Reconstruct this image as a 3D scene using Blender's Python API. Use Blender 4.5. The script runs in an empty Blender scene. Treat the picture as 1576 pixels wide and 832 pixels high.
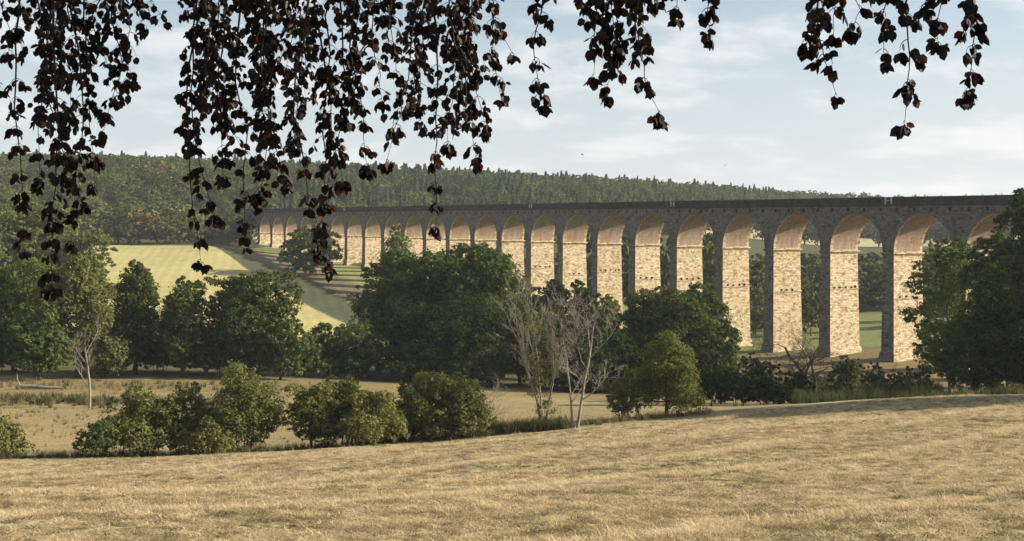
import bpy, math, random
import numpy as np
R = math.radians
sc = bpy.context.scene

# ------------------------------------------------------------------ camera
F = 2012.0; CX = 788.0; HY = 335.0           # focal length and horizon of the photograph, in its pixels
cam_d = bpy.data.cameras.new('camera'); cam = bpy.data.objects.new('camera', cam_d)
sc.collection.objects.link(cam); sc.camera = cam
cam.location = (0, 0, 0); cam.rotation_euler = (R(90), 0, 0)
cam_d.sensor_width = 36; cam_d.lens = 36 * F / 1576; cam_d.shift_y = (HY - 416) / 1576
cam_d.clip_start = .1; cam_d.clip_end = 20000

# ------------------------------------------------------------------ sun and sky
SUN_EL = 24.5; SUN_AZ = 3.0                   # azimuth in degrees from +X towards +Y
sd = bpy.data.lights.new('sun', 'SUN'); sun = bpy.data.objects.new('sun', sd); sc.collection.objects.link(sun)
sd.energy = 5.0; sd.angle = R(.6); sd.color = (1, .875, .69)
sun.rotation_euler = (0, R(90 - SUN_EL), R(SUN_AZ))
sun.location = (60, 0, 60)
w = bpy.data.worlds.new('World'); sc.world = w; w.use_nodes = True
nt = w.node_tree; nt.nodes.clear()
def N(t, k, **kw):
    n = t.nodes.new(k)
    for a, b in kw.items():
        if a.startswith('i_'): n.inputs[a[2:].replace('_', ' ')].default_value = b
        else: setattr(n, a, b)
    return n
sky = N(nt, 'ShaderNodeTexSky', sky_type='NISHITA', sun_disc=False)
sky.sun_elevation = R(SUN_EL); sky.sun_rotation = R(90 - SUN_AZ)
sky.air_density = 1.0; sky.dust_density = 1.6; sky.ozone_density = 1.6; sky.altitude = 80
geo = N(nt, 'ShaderNodeTexCoord')
sep = N(nt, 'ShaderNodeSeparateXYZ'); nt.links.new(geo.outputs['Generated'], sep.inputs[0])
def M(t, op, a, b=None, c=None, clamp=False):
    n = t.nodes.new('ShaderNodeMath'); n.operation = op; n.use_clamp = clamp
    for i, v in enumerate((a, b, c)):
        if v is None: continue
        if isinstance(v, (int, float)): n.inputs[i].default_value = v
        else: t.links.new(v, n.inputs[i])
    return n.outputs[0]
zz = M(nt, 'ADD', M(nt, 'MAXIMUM', sep.outputs[2], 0.0), 0.24)
cmb = N(nt, 'ShaderNodeCombineXYZ')
nt.links.new(M(nt, 'DIVIDE', sep.outputs[0], zz), cmb.inputs[0]); nt.links.new(M(nt, 'DIVIDE', sep.outputs[1], zz), cmb.inputs[1])
def mapr(t, v, a, b, c=0., d=1., interp='SMOOTHSTEP'):
    n = N(t, 'ShaderNodeMapRange', interpolation_type=interp)
    t.links.new(v, n.inputs[0])
    for i, x in enumerate((a, b, c, d)): n.inputs[i + 1].default_value = x
    return n.outputs[0]
n1 = N(nt, 'ShaderNodeTexNoise', i_Scale=3.4, i_Detail=11.0, i_Roughness=.58, i_Distortion=.15); nt.links.new(cmb.outputs[0], n1.inputs['Vector'])
n2 = N(nt, 'ShaderNodeTexNoise', i_Scale=1.0, i_Detail=4.0, i_Roughness=.5); nt.links.new(cmb.outputs[0], n2.inputs['Vector'])
cl = mapr(nt, M(nt, 'ADD', M(nt, 'MULTIPLY', n1.outputs[0], .6), M(nt, 'MULTIPLY', n2.outputs[0], .4)), .47, .60)
veil = mapr(nt, sep.outputs[2], .22, .0, .20, .80)           # thin veil thickening to the horizon
mixv = N(nt, 'ShaderNodeMix', data_type='RGBA'); mixv.inputs['B'].default_value = (5.3, 5.95, 6.35, 1)
nt.links.new(veil, mixv.inputs['Factor']); nt.links.new(sky.outputs[0], mixv.inputs['A'])
mixc = N(nt, 'ShaderNodeMix', data_type='RGBA'); mixc.inputs['B'].default_value = (7.4, 7.15, 7.1, 1)
nt.links.new(M(nt, 'MULTIPLY', cl, .62), mixc.inputs['Factor']); nt.links.new(mixv.outputs['Result'], mixc.inputs['A'])
bg = N(nt, 'ShaderNodeBackground'); bg.inputs[1].default_value = .064
nt.links.new(mixc.outputs['Result'], bg.inputs[0])
wo = N(nt, 'ShaderNodeOutputWorld'); nt.links.new(bg.outputs[0], wo.inputs[0])

sc.view_settings.view_transform = 'Standard'; sc.view_settings.look = 'None'
sc.view_settings.exposure = 1.12; sc.view_settings.gamma = 1; sc.view_settings.use_curve_mapping = False
sc.render.engine = 'CYCLES'
sc.cycles.max_bounces = 6; sc.cycles.diffuse_bounces = 3; sc.cycles.transmission_bounces = 3; sc.cycles.volume_bounces = 0
sc.cycles.transparent_max_bounces = 4; sc.cycles.caustics_reflective = False; sc.cycles.caustics_refractive = False

# ------------------------------------------------------------------ helpers
C = sc.collection
def tag(o, label=None, cat=None, group=None, kind=None):
    if label: o['label'] = label
    if cat: o['category'] = cat
    if group: o['group'] = group
    if kind: o['kind'] = kind
    return o
def link(o, parent=None):
    C.objects.link(o)
    if parent: o.parent = parent
    return o
def empty(name, loc, rz=0):
    o = bpy.data.objects.new(name, None); o.empty_display_size = .5
    o.location = loc; o.rotation_euler = (0, 0, rz); return link(o)
def np_mesh(name, V, faces, mats, uv=None, mi=None, smooth=False, attr=None):
    """V (n,3); faces: list of int arrays (k, 3|4); uv: per loop (nl,2); mi: per face"""
    V = np.asarray(V, dtype=np.float32)
    if not isinstance(faces, list): faces = [faces]
    faces = [np.asarray(f, dtype=np.int32) for f in faces if len(f)]
    me = bpy.data.meshes.new(name)
    me.vertices.add(len(V)); me.vertices.foreach_set('co', V.ravel())
    loops = np.concatenate([f.ravel() for f in faces])
    tot = np.concatenate([np.full(len(f), f.shape[1], np.int32) for f in faces])
    st = np.concatenate([[0], np.cumsum(tot)[:-1]]).astype(np.int32)
    me.loops.add(len(loops)); me.loops.foreach_set('vertex_index', loops)
    me.polygons.add(len(tot)); me.polygons.foreach_set('loop_start', st); me.polygons.foreach_set('loop_total', tot)
    if mi is not None: me.polygons.foreach_set('material_index', np.asarray(mi, np.int32))
    me.polygons.foreach_set('use_smooth', np.full(len(tot), smooth))
    if uv is not None:
        l = me.uv_layers.new(name='UVMap'); l.data.foreach_set('uv', np.asarray(uv, np.float32).ravel())
    if attr is not None:
        for k, (dom, arr) in attr.items():
            a = me.attributes.new(k, 'FLOAT_COLOR' if arr.ndim == 2 else 'FLOAT', dom)
            a.data.foreach_set('color' if arr.ndim == 2 else 'value', arr.astype(np.float32).ravel())
    for m in (mats if isinstance(mats, list) else [mats]): me.materials.append(m)
    me.update(calc_edges=True); me.validate()
    return me
def obj(name, me, parent=None, loc=(0, 0, 0)):
    o = bpy.data.objects.new(name, me); o.location = loc; return link(o, parent)

class MB:
    """collects quads / tris with uv in metres"""
    def __init__(s): s.v = []; s.q = []; s.t = []; s.uq = []; s.ut = []; s.mq = []; s.mt = []
    def quad(s, a, b, c, d, m=0, uv=None):
        i = len(s.v); s.v += [a, b, c, d]; s.q.append((i, i+1, i+2, i+3)); s.mq.append(m)
        if uv is None: uv = [(0, 0), (1, 0), (1, 1), (0, 1)]
        s.uq += uv
    def box(s, x0, x1, y0, y1, z0, z1, m=0, my=None):
        def q(P, U): s.quad(*P, m=m, uv=U)
        for y, fl in ((y0, 0), (y1, 1)):
            P = [(x0, y, z0), (x1, y, z0), (x1, y, z1), (x0, y, z1)]; P = P[::-1] if fl else P
            s.quad(*P, m=m if my is None else my, uv=[(p[0], p[2]) for p in P])
        for x, fl in ((x0, 1), (x1, 0)):
            P = [(x, y0, z0), (x, y1, z0), (x, y1, z1), (x, y0, z1)]
            q(P[::-1] if fl else P, [(p[1], p[2]) for p in (P[::-1] if fl else P)])
        for z, fl in ((z0, 1), (z1, 0)):
            P = [(x0, y0, z), (x1, y0, z), (x1, y1, z), (x0, y1, z)]
            q(P[::-1] if fl else P, [(p[0], p[1]) for p in (P[::-1] if fl else P)])
    def build(s, name, mats, parent=None, loc=(0, 0, 0)):
        return obj(name, np_mesh(name, np.array(s.v), [np.array(s.q)], mats, uv=np.array(s.uq), mi=s.mq), parent, loc)

def tube(pts, rad, k=6):
    """(V, quads) of a tapered tube"""
    pts = np.asarray(pts, float); n = len(pts); rad = np.asarray(rad, float)
    d = np.gradient(pts, axis=0); d /= np.linalg.norm(d, axis=1)[:, None] + 1e-9
    ref = np.array([0.31, .95, .05]) if abs(d[0][2]) > .7 else np.array([0., 0, 1])
    a = np.cross(d, ref); a /= np.linalg.norm(a, axis=1)[:, None] + 1e-9
    b = np.cross(d, a)
    th = np.arange(k) / k * 2 * np.pi
    V = pts[:, None, :] + rad[:, None, None] * (a[:, None, :] * np.cos(th)[None, :, None] + b[:, None, :] * np.sin(th)[None, :, None])
    V = V.reshape(-1, 3)
    i = np.arange(n - 1)[:, None] * k; j = np.arange(k)[None, :]; j2 = (j + 1) % k
    Q = np.stack([i + j, i + j2, i + k + j2, i + k + j], -1).reshape(-1, 4)
    return V, Q
class Tubes:
    def __init__(s): s.V = []; s.Q = []; s.n = 0
    def add(s, pts, rad, k=6):
        V, Q = tube(pts, rad, k); s.V.append(V); s.Q.append(Q + s.n); s.n += len(V)
    def mesh(s, name, m): return np_mesh(name, np.concatenate(s.V), np.concatenate(s.Q), m, smooth=True)

# ------------------------------------------------------------------ materials
MATS = {}
def new_mat(name):
    m = bpy.data.materials.new(name); m.use_nodes = True; m.node_tree.nodes.clear(); MATS[name] = m
    return m, m.node_tree
def ramp(t, fac, stops):
    n = t.nodes.new('ShaderNodeValToRGB'); e = n.color_ramp.elements
    while len(e) < len(stops): e.new(.5)
    for el, (p, c) in zip(e, stops): el.position = p; el.color = (*c, 1)
    if fac is not None: t.links.new(fac, n.inputs[0])
    return n.outputs[0]
def mix(t, f, a, b, mode='MIX'):
    n = N(t, 'ShaderNodeMix', data_type='RGBA', blend_type=mode)
    for s, v in (('Factor', f), ('A', a), ('B', b)):
        i = n.inputs[s] if s != 'Factor' else n.inputs[0]
        if s != 'Factor': i = [q for q in n.inputs if q.name == s and q.type == 'RGBA'][0]
        if isinstance(v, (int, float)): i.default_value = v
        elif isinstance(v, tuple): i.default_value = (*v, 1)
        else: t.links.new(v, i)
    return [q for q in n.outputs if q.type == 'RGBA'][0]
def noise(t, vec, s, det=4., ro=.55, dist=0.):
    n = N(t, 'ShaderNodeTexNoise', i_Scale=s, i_Detail=det, i_Roughness=ro, i_Distortion=dist)
    if vec is not None: t.links.new(vec, n.inputs['Vector'])
    return n.outputs[0]
def scaled(t, vec, s):
    n = N(t, 'ShaderNodeMapping'); n.inputs['Scale'].default_value = s; t.links.new(vec, n.inputs[0]); return n.outputs[0]
def finish(t, col, rough=.9, bump=None, bs=.3, bd=.1, spec=.2):
    p = N(t, 'ShaderNodeBsdfPrincipled'); o = N(t, 'ShaderNodeOutputMaterial')
    p.inputs['Roughness'].default_value = rough; p.inputs['Specular IOR Level'].default_value = spec
    if isinstance(col, tuple): p.inputs['Base Color'].default_value = (*col, 1)
    else: t.links.new(col, p.inputs['Base Color'])
    if bump is not None:
        b = N(t, 'ShaderNodeBump', i_Strength=bs, i_Distance=bd); t.links.new(bump, b.inputs['Height']); t.links.new(b.outputs[0], p.inputs['Normal'])
    t.links.new(p.outputs[0], o.inputs[0]); return p

def leaf_mat(name, dark, light, tr=.35, s=.35, warm=None, ow=.25):
    m, t = new_mat(name)
    tc = N(t, 'ShaderNodeTexCoord'); oi = N(t, 'ShaderNodeObjectInfo')
    n = noise(t, tc.outputs['Object'], s, 3.)
    g = N(t, 'ShaderNodeNewGeometry')
    f = M(t, 'ADD', M(t, 'MULTIPLY', n, .6), M(t, 'MULTIPLY', g.outputs['Random Per Island'], .55))
    f = M(t, 'ADD', f, M(t, 'MULTIPLY', M(t, 'SUBTRACT', oi.outputs['Random'], .5), ow))
    st = [(.25, dark), (.8, light)]
    if warm: st.append((.95, warm))
    c = ramp(t, f, st)
    d = N(t, 'ShaderNodeBsdfDiffuse'); tl = N(t, 'ShaderNodeBsdfTranslucent'); mx = N(t, 'ShaderNodeMixShader'); mx.inputs[0].default_value = tr
    t.links.new(c, d.inputs[0])
    t.links.new(mix(t, 1., c, (1.15, 1.1, .55), 'MULTIPLY'), tl.inputs[0])
    o = N(t, 'ShaderNodeOutputMaterial'); t.links.new(d.outputs[0], mx.inputs[1]); t.links.new(tl.outputs[0], mx.inputs[2]); t.links.new(mx.outputs[0], o.inputs[0])
    return m
L_OAK = leaf_mat('oak_foliage', (.030, .046, .015), (.115, .145, .046))
L_ASH = leaf_mat('ash_foliage', (.038, .060, .018), (.135, .175, .052))
L_WIL = leaf_mat('willow_foliage', (.078, .092, .032), (.20, .215, .085))
L_BUSH = leaf_mat('hawthorn_foliage', (.080, .092, .032), (.215, .22, .085))
L_LIME = leaf_mat('light_foliage', (.070, .092, .026), (.185, .205, .070))
L_DARK = leaf_mat('dark_foliage', (.016, .028, .010), (.056, .078, .024))
L_CON = leaf_mat('conifer_foliage', (.040, .062, .022), (.12, .155, .06), ow=.6)
L_HILL = leaf_mat('hill_foliage', (.045, .068, .022), (.16, .185, .065), s=.12, ow=.7)
L_RUST = leaf_mat('turning_foliage', (.11, .11, .04), (.30, .23, .09))
def bark_mat(name, a, b, s=6.):
    m, t = new_mat(name); tc = N(t, 'ShaderNodeTexCoord')
    n = noise(t, scaled(t, tc.outputs['Object'], (1, 1, .25)), s, 6., .65)
    finish(t, ramp(t, n, [(.3, a), (.7, b)]), .95, n, .6, .05); return m
BARK = bark_mat('bark', (.035, .028, .02), (.11, .09, .065))
BARK_W = bark_mat('dead_wood', (.10, .09, .075), (.33, .30, .26))
BARK_G = bark_mat('grey_wood', (.11, .095, .075), (.27, .24, .20))
BARK_D = bark_mat('dark_wood', (.03, .025, .02), (.075, .062, .05))

# ------------------------------------------------------------------ terrain heights
def px2X(px, Y): return (px - CX) / F * Y
ctl = []
def cp(px, Y, z): ctl.append((px2X(px, Y), Y, z))
for X in (-40, 0, 40): ctl.append((X, -45, 3.0)); ctl.append((X, 0, -1.7))
for px in (-300, 788, 1900): cp(px, 20, -4.5 + (px - 788) / 1112 * .1)
for px, a, b, c in ((-400, -10.5, -15.8, -18.7), (0, -10.3, -15.3, -18.1), (430, -10.0, -14.6, -17.25), (885, -9.3, -13.3, -16.2), (1376, -8.7, -12.3, -14.9), (1900, -8.2, -11.8, -14.2)):
    cp(px, 50, a); cp(px, 80, b); cp(px, 97, c)
cp(885, 106, -16.9); cp(1376, 120, -16.6); cp(1750, 118, -16.0)
cp(50, 112, -20.0); cp(50, 140, -21.4); cp(50, 170, -22.4); cp(200, 195, -23.75); cp(-400, 140, -21.0); cp(-400, 200, -23)
cp(400, 112, -19.8); cp(420, 140, -21.3); cp(420, 170, -22.9); cp(420, 200, -24.5)
cp(800, 140, -20.6); cp(800, 170, -23.4); cp(800, 200, -26); cp(800, 240, -28.3); cp(1150, 150, -21.5)
cp(1300, 150, -21.5); cp(1300, 190, -26.3); cp(1300, 215, -28.3); cp(1300, 240, -29.2); cp(1600, 150, -20.5); cp(1600, 190, -25.5); cp(1600, 260, -28.5); cp(2100, 190, -25); cp(2100, 270, -27)
cp(100, 250, -26); cp(100, 300, -26.0); cp(-400, 300, -25); cp(420, 250, -27.4); cp(480, 310, -29.3); cp(800, 300, -30)
cp(320, 440, -20.8); cp(100, 430, -20.0); cp(-300, 430, -18); cp(170, 560, -12.5); cp(-300, 560, -10); cp(330, 560, -12.6)
for n, z in ((-6, -20), (-3, -27), (0, -28.8), (1, -29), (2, -29.7), (3, -30.2), (4, -30.8), (7, -31), (11, -26.5), (14, -21.8), (16, -19.5), (18, -18.0), (21, -14.2), (23, -12.6), (26, -9), (29, -4)):
    ctl.append((85.55 - 8.87 * n, 246.5 + 16.0 * n, z))
cp(1340, 275, -28.9); cp(1340, 310, -29.5); cp(1340, 400, -30.0); cp(1700, 400, -27); cp(1000, 400, -30); cp(750, 450, -25.5); cp(650, 540, -17)
cp(1250, 560, -22); cp(1250, 740, -15.2); cp(1250, 860, -13.0); cp(1600, 740, -14); cp(1600, 860, -12); cp(900, 600, -19); cp(2200, 500, -18); cp(2200, 800, -8)
for px, a, b in ((-500, 7, 38), (0, 4, 34), (300, 2, 30), (720, -7, 21), (1080, -10, 9)): cp(px, 720, a); cp(px, 1000, b)
cp(1300, 1050, 0); cp(1600, 1050, 0); cp(2300, 1000, 4)
for px in (-500, 300, 1100, 2000): cp(px, 1600, 22 - px * .006); cp(px, 4000, 12)
ctl = np.array(ctl)
def warp(X, Y):
    Yc = np.maximum(Y, -50) + 70
    return np.stack([np.clip(X / Yc, -.75, .75) * 1.6, np.log(Yc) * 1.25], -1)
def _phi(r2): return .5 * r2 * np.log(r2 + 1e-9)
_W = warp(ctl[:, 0], ctl[:, 1]); n_ = len(_W)
_K = _phi(((_W[:, None] - _W[None]) ** 2).sum(-1)) + np.eye(n_) * 2e-4
_P = np.concatenate([np.ones((n_, 1)), _W], 1)
_A = np.block([[_K, _P], [_P.T, np.zeros((3, 3))]])
_sol = np.linalg.solve(_A, np.concatenate([ctl[:, 2], np.zeros(3)]))
def hz(X, Y, rough=True):
    X = np.atleast_1d(np.asarray(X, float)); Y = np.atleast_1d(np.asarray(Y, float)); out = np.empty(X.shape)
    xf = X.ravel(); yf = Y.ravel(); o = out.ravel()
    for i in range(0, len(xf), 20000):
        q = warp(xf[i:i+20000], yf[i:i+20000])
        k = _phi(((q[:, None] - _W[None]) ** 2).sum(-1))
        o[i:i+20000] = k @ _sol[:n_] + _sol[n_] + q @ _sol[n_+1:]
    if rough:
        near = np.clip(1 - yf / 160, 0, 1)
        o += near * (.10 * np.sin(xf * .55 - yf * .43 + 1.1 * np.sin(xf * .13 + yf * .21)) + .05 * np.sin(xf * 1.7 + yf * 1.1) * np.sin(yf * 1.9 - xf * .8) - .05)
        o += .25 * np.sin(xf * .07 + 2) * np.sin(yf * .05)  * np.clip((yf - 60) / 60, 0, 1)
    return o.reshape(X.shape)
def g1(X, Y): return float(hz(X, Y)[0])

def vnoise(X, Y, s, seed=0):
    r = np.random.RandomState(seed); T = r.rand(256, 256)
    x = X * s; y = Y * s; xi = np.floor(x).astype(int); yi = np.floor(y).astype(int); fx = x - xi; fy = y - yi
    fx = fx * fx * (3 - 2 * fx); fy = fy * fy * (3 - 2 * fy)
    g = lambda a, b: T[a % 256, b % 256]
    return (g(xi, yi) * (1 - fx) + g(xi + 1, yi) * fx) * (1 - fy) + (g(xi, yi + 1) * (1 - fx) + g(xi + 1, yi + 1) * fx) * fy
def sst(a, b, x): t = np.clip((x - a) / (b - a), 0, 1); return t * t * (3 - 2 * t)
def poly_in(px, py, poly):
    ins = np.zeros(px.shape, bool); n = len(poly)
    for i in range(n):
        x0, y0 = poly[i]; x1, y1 = poly[(i + 1) % n]
        c = ((y0 > py) != (y1 > py)) & (px < (x1 - x0) * (py - y0) / (y1 - y0 + 1e-12) + x0); ins ^= c
    return ins

def swath_bands(X, Y):
    # lines of longer, paler straw left by the mower, running away to the right
    d = X * .785 - Y * .62 + 1.2 * (vnoise(X, Y, .05, 31) - .5) + .8 * (vnoise(X, Y, .22, 32) - .5)
    b = 0
    for c0, w0, a0 in ((-17.6, .9, 1.), (-12.2, .5, .55), (-7.5, .7, .7), (-24.5, .8, .7), (-33., 1.1, .9), (-41., .8, .5), (-52., 1.3, .8), (-1., .6, .6), (6., .8, .6), (-64., 1.3, .6)):
        b = b + a0 * np.exp(-((d - c0) / w0) ** 2)
    return b * (.5 + .8 * vnoise(X, Y, .5, 33))
# ground sheet: rows get farther apart with distance
rows = [-45.]
while rows[-1] < 5200:
    y = rows[-1]; rows.append(y + max(.45, .0085 * abs(y + 30)) if y > 5 else y + 1.5)
rows = np.array(rows); ss = np.linspace(-1, 1, 361)
YY = np.repeat(rows[:, None], len(ss), 1); XX = ss[None, :] * (45 + .62 * np.maximum(YY, 0))
ZZ = hz(XX, YY)
# ground colour zones (albedo), from where each kind of grass grows
def zone_cols(X, Y):
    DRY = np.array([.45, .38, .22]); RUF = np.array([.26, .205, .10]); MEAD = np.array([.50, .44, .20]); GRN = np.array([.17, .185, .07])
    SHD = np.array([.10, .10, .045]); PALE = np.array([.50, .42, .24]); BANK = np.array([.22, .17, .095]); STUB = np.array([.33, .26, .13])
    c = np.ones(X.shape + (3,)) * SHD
    def blend(m, col): nonlocal c; c = c * (1 - m[..., None]) + col * m[..., None]
    wob = (vnoise(X, Y, .11, 3) - .5) * 8
    crest = 100 + 18 * sst(0, 45, X)
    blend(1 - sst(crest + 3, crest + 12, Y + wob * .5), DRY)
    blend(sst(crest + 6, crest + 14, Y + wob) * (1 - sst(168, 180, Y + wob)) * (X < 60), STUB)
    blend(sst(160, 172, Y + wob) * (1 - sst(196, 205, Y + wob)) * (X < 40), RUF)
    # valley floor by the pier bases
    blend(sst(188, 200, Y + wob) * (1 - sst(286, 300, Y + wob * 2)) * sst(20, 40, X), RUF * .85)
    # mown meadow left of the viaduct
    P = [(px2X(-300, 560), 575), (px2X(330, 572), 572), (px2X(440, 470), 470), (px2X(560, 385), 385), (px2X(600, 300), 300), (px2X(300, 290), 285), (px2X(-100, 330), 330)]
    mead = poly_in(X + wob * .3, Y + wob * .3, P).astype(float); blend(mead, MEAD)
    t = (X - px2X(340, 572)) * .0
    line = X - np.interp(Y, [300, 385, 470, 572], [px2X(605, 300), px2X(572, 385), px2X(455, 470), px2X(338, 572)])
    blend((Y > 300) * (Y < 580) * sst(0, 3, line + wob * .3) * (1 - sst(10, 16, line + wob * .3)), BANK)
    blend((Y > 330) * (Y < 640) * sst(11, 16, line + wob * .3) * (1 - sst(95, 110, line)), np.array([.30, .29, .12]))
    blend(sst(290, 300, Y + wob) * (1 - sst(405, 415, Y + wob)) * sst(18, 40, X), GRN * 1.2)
    blend(sst(742, 746, Y + wob) * (1 - sst(866, 870, Y + wob)) * sst(95, 110, X), PALE)
    return c
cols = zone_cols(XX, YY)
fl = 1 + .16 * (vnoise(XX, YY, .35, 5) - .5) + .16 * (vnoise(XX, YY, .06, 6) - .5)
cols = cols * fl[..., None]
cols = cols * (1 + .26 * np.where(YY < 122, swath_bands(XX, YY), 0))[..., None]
nr, nc = XX.shape; ii = np.arange(nr * nc).reshape(nr, nc)
Q = np.stack([ii[:-1, :-1], ii[:-1, 1:], ii[1:, 1:], ii[1:, :-1]], -1).reshape(-1, 4)
m, t = new_mat('grassland')
tc = N(t, 'ShaderNodeTexCoord'); at = N(t, 'ShaderNodeAttribute', attribute_name='zone')
ob = tc.outputs['Object']
rot = N(t, 'ShaderNodeMapping'); rot.inputs['Rotation'].default_value = (0, 0, R(-52)); t.links.new(ob, rot.inputs[0])
strk = noise(t, scaled(t, rot.outputs[0], (.05, .55, 1)), 1., 5., .6)
n_f = noise(t, ob, 5.5, 8., .75); n_m = noise(t, ob, .9, 5., .6)
c = mix(t, mapr(t, n_f, .35, .68), mix(t, 1., at.outputs['Color'], (.34, .33, .30), 'MULTIPLY'), mix(t, 1., at.outputs['Color'], (1.32, 1.32, 1.34), 'MULTIPLY'))
c = mix(t, mapr(t, n_m, .42, .62, .0, .35), c, mix(t, 1., c, (.62, .70, .62), 'MULTIPLY'))
c = mix(t, mapr(t, strk, .47, .66, 0., .25), c, mix(t, 1., c, (1.45, 1.40, 1.25), 'MULTIPLY'))
rot2 = N(t, 'ShaderNodeMapping'); rot2.inputs['Rotation'].default_value = (0, 0, R(-11)); t.links.new(ob, rot2.inputs[0])
swath = N(t, 'ShaderNodeTexWave', wave_type='BANDS', bands_direction='X', i_Scale=.085, i_Distortion=2.8, i_Detail=3.); swath.inputs['Detail Scale'].default_value = .6
t.links.new(rot2.outputs[0], swath.inputs['Vector'])
sp = N(t, 'ShaderNodeSeparateXYZ'); t.links.new(ob, sp.inputs[0])
farm = mapr(t, sp.outputs[1], 285, 300)
c = mix(t, M(t, 'MULTIPLY', M(t, 'MULTIPLY', swath.outputs['Fac'], farm), .35), c, mix(t, 1., c, (.62, .74, .62), 'MULTIPLY'))
finish(t, c, .95, M(t, 'ADD', n_f, n_m), .6, .12, .1)
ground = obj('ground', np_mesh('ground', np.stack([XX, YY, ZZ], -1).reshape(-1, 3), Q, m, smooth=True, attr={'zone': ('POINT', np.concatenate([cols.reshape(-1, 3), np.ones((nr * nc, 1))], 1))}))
tag(ground, kind='structure')

# ------------------------------------------------------------------ haze
hb = MB(); hb.box(-3600, 3600, -60, 5400, -60, 130)
m, t = new_mat('haze_air')
vp = N(t, 'ShaderNodeVolumePrincipled'); vp.inputs['Color'].default_value = (.84, .90, 1, 1); vp.inputs['Density'].default_value = .00010; vp.inputs['Anisotropy'].default_value = .2
o_ = N(t, 'ShaderNodeOutputMaterial'); t.links.new(vp.outputs[0], o_.inputs['Volume'])
tag(hb.build('haze', m), kind='stuff')

# ------------------------------------------------------------------ viaduct
PITCH = 18.29; OPEN = 15.24; PW = PITCH - OPEN; RAD = OPEN / 2; WID = 7.9; HI = -7.04; SPR = HI + .22
TOP = 4.2; STR = 2.42; BASE = -36.0; TH = 0.506486
def stone_mat(name, tint, dark=False, brick=(1.0, .42), seed=0.):
    m, t = new_mat(name); tc = N(t, 'ShaderNodeTexCoord'); uv = tc.outputs['UV']; ob = tc.outputs['Object']
    wv = N(t, 'ShaderNodeTexNoise', i_Scale=.9, i_Detail=2.)
    t.links.new(uv, wv.inputs['Vector'])
    add = N(t, 'ShaderNodeVectorMath', operation='MULTIPLY_ADD'); add.inputs[1].default_value = (.12, .10, 0)
    t.links.new(wv.outputs['Color'], add.inputs[0]); t.links.new(uv, add.inputs[2])
    b = N(t, 'ShaderNodeTexBrick', offset=.5, offset_frequency=2, squash=.7, squash_frequency=3)
    b.inputs['Scale'].default_value = 1.; b.inputs['Brick Width'].default_value = brick[0]; b.inputs['Row Height'].default_value = brick[1]
    b.inputs['Mortar Size'].default_value = .035; b.inputs['Mortar Smooth'].default_value = .6; b.inputs['Bias'].default_value = 0.
    b.inputs['Color1'].default_value = (0, 0, 0, 1); b.inputs['Color2'].default_value = (1, 1, 1, 1); b.inputs['Mortar'].default_value = (.5, .5, .5, 1)
    t.links.new(add.outputs[0], b.inputs['Vector'])
    vo = N(t, 'ShaderNodeTexVoronoi', i_Scale=1.0); t.links.new(scaled(t, uv, (1.3, 2.6, 1)), vo.inputs['Vector'])
    sv = N(t, 'ShaderNodeSeparateXYZ'); t.links.new(vo.outputs['Color'], sv.inputs[0])
    r_ = M(t, 'ADD', M(t, 'MULTIPLY', b.outputs['Color'], .5), M(t, 'MULTIPLY', sv.outputs[0], .5))
    a = tint
    c = ramp(t, r_, [(.12, tuple(x * .40 for x in a)), (.32, (a[0] * .80, a[1] * .68, a[2] * .55)), (.55, a), (.75, (a[0] * 1.12, a[1] * 1.12, a[2] * 1.1)), (.95, tuple(min(.8, x * 1.35) for x in a))])
    oi = N(t, 'ShaderNodeObjectInfo'); c = mix(t, mapr(t, oi.outputs['Random'], 0., 1., 0., .45, 'LINEAR'), c, mix(t, 1., c, (.86, .80, .74), 'MULTIPLY'))
    nn = noise(t, ob, .35, 6., .65); n3 = noise(t, ob, 3.2, 5., .7)
    c = mix(t, mapr(t, nn, .50, .66, 0, .6), c, mix(t, 1., c, (1.0, .80, .62), 'MULTIPLY'))
    c = mix(t, mapr(t, n3, .52, .74, 0, .6), c, mix(t, 1., c, (.5, .47, .42), 'MULTIPLY'))
    stn = noise(t, scaled(t, ob, (1.1, 1.1, .12)), .8, 4., .6)
    c = mix(t, mapr(t, stn, .56, .70, 0, .5), c, mix(t, 1., c, (.48, .47, .45), 'MULTIPLY'))
    c = mix(t, M(t, 'MULTIPLY', b.outputs['Fac'], .75), c, tuple(x * .38 for x in a))
    hgt = M(t, 'ADD', M(t, 'MULTIPLY', M(t, 'SUBTRACT', 1., b.outputs['Fac']), .6), M(t, 'ADD', M(t, 'MULTIPLY', sv.outputs[1], .45), M(t, 'MULTIPLY', n3, .7)))
    finish(t, c, .92, hgt, .8, .16, .15); return m
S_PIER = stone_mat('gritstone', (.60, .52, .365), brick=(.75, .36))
S_WALL = stone_mat('shaded_sooty_gritstone', (.170, .160, .143), brick=(.9, .40))  # soot tone taken darker, with the shade of the wall faces in it
S_PIER_SHADE = stone_mat('shaded_pier_stone', (.185, .168, .142), brick=(.9, .45))  # darker copy of the pier stone: shade of the front faces put into colour
S_DARK = stone_mat('blackened_gritstone', (.050, .048, .046), brick=(1.3, .6))
S_QUOIN = stone_mat('pale_dressed_stone', (.54, .455, .30), brick=(.9, .55))
m, t = new_mat('red_brick_vault'); tc = N(t, 'ShaderNodeTexCoord'); ob = tc.outputs['Object']; uv = tc.outputs['UV']
b = N(t, 'ShaderNodeTexBrick'); b.inputs['Scale'].default_value = 1; b.inputs['Brick Width'].default_value = .6; b.inputs['Row Height'].default_value = .2; b.inputs['Mortar Size'].default_value = .02
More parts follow.
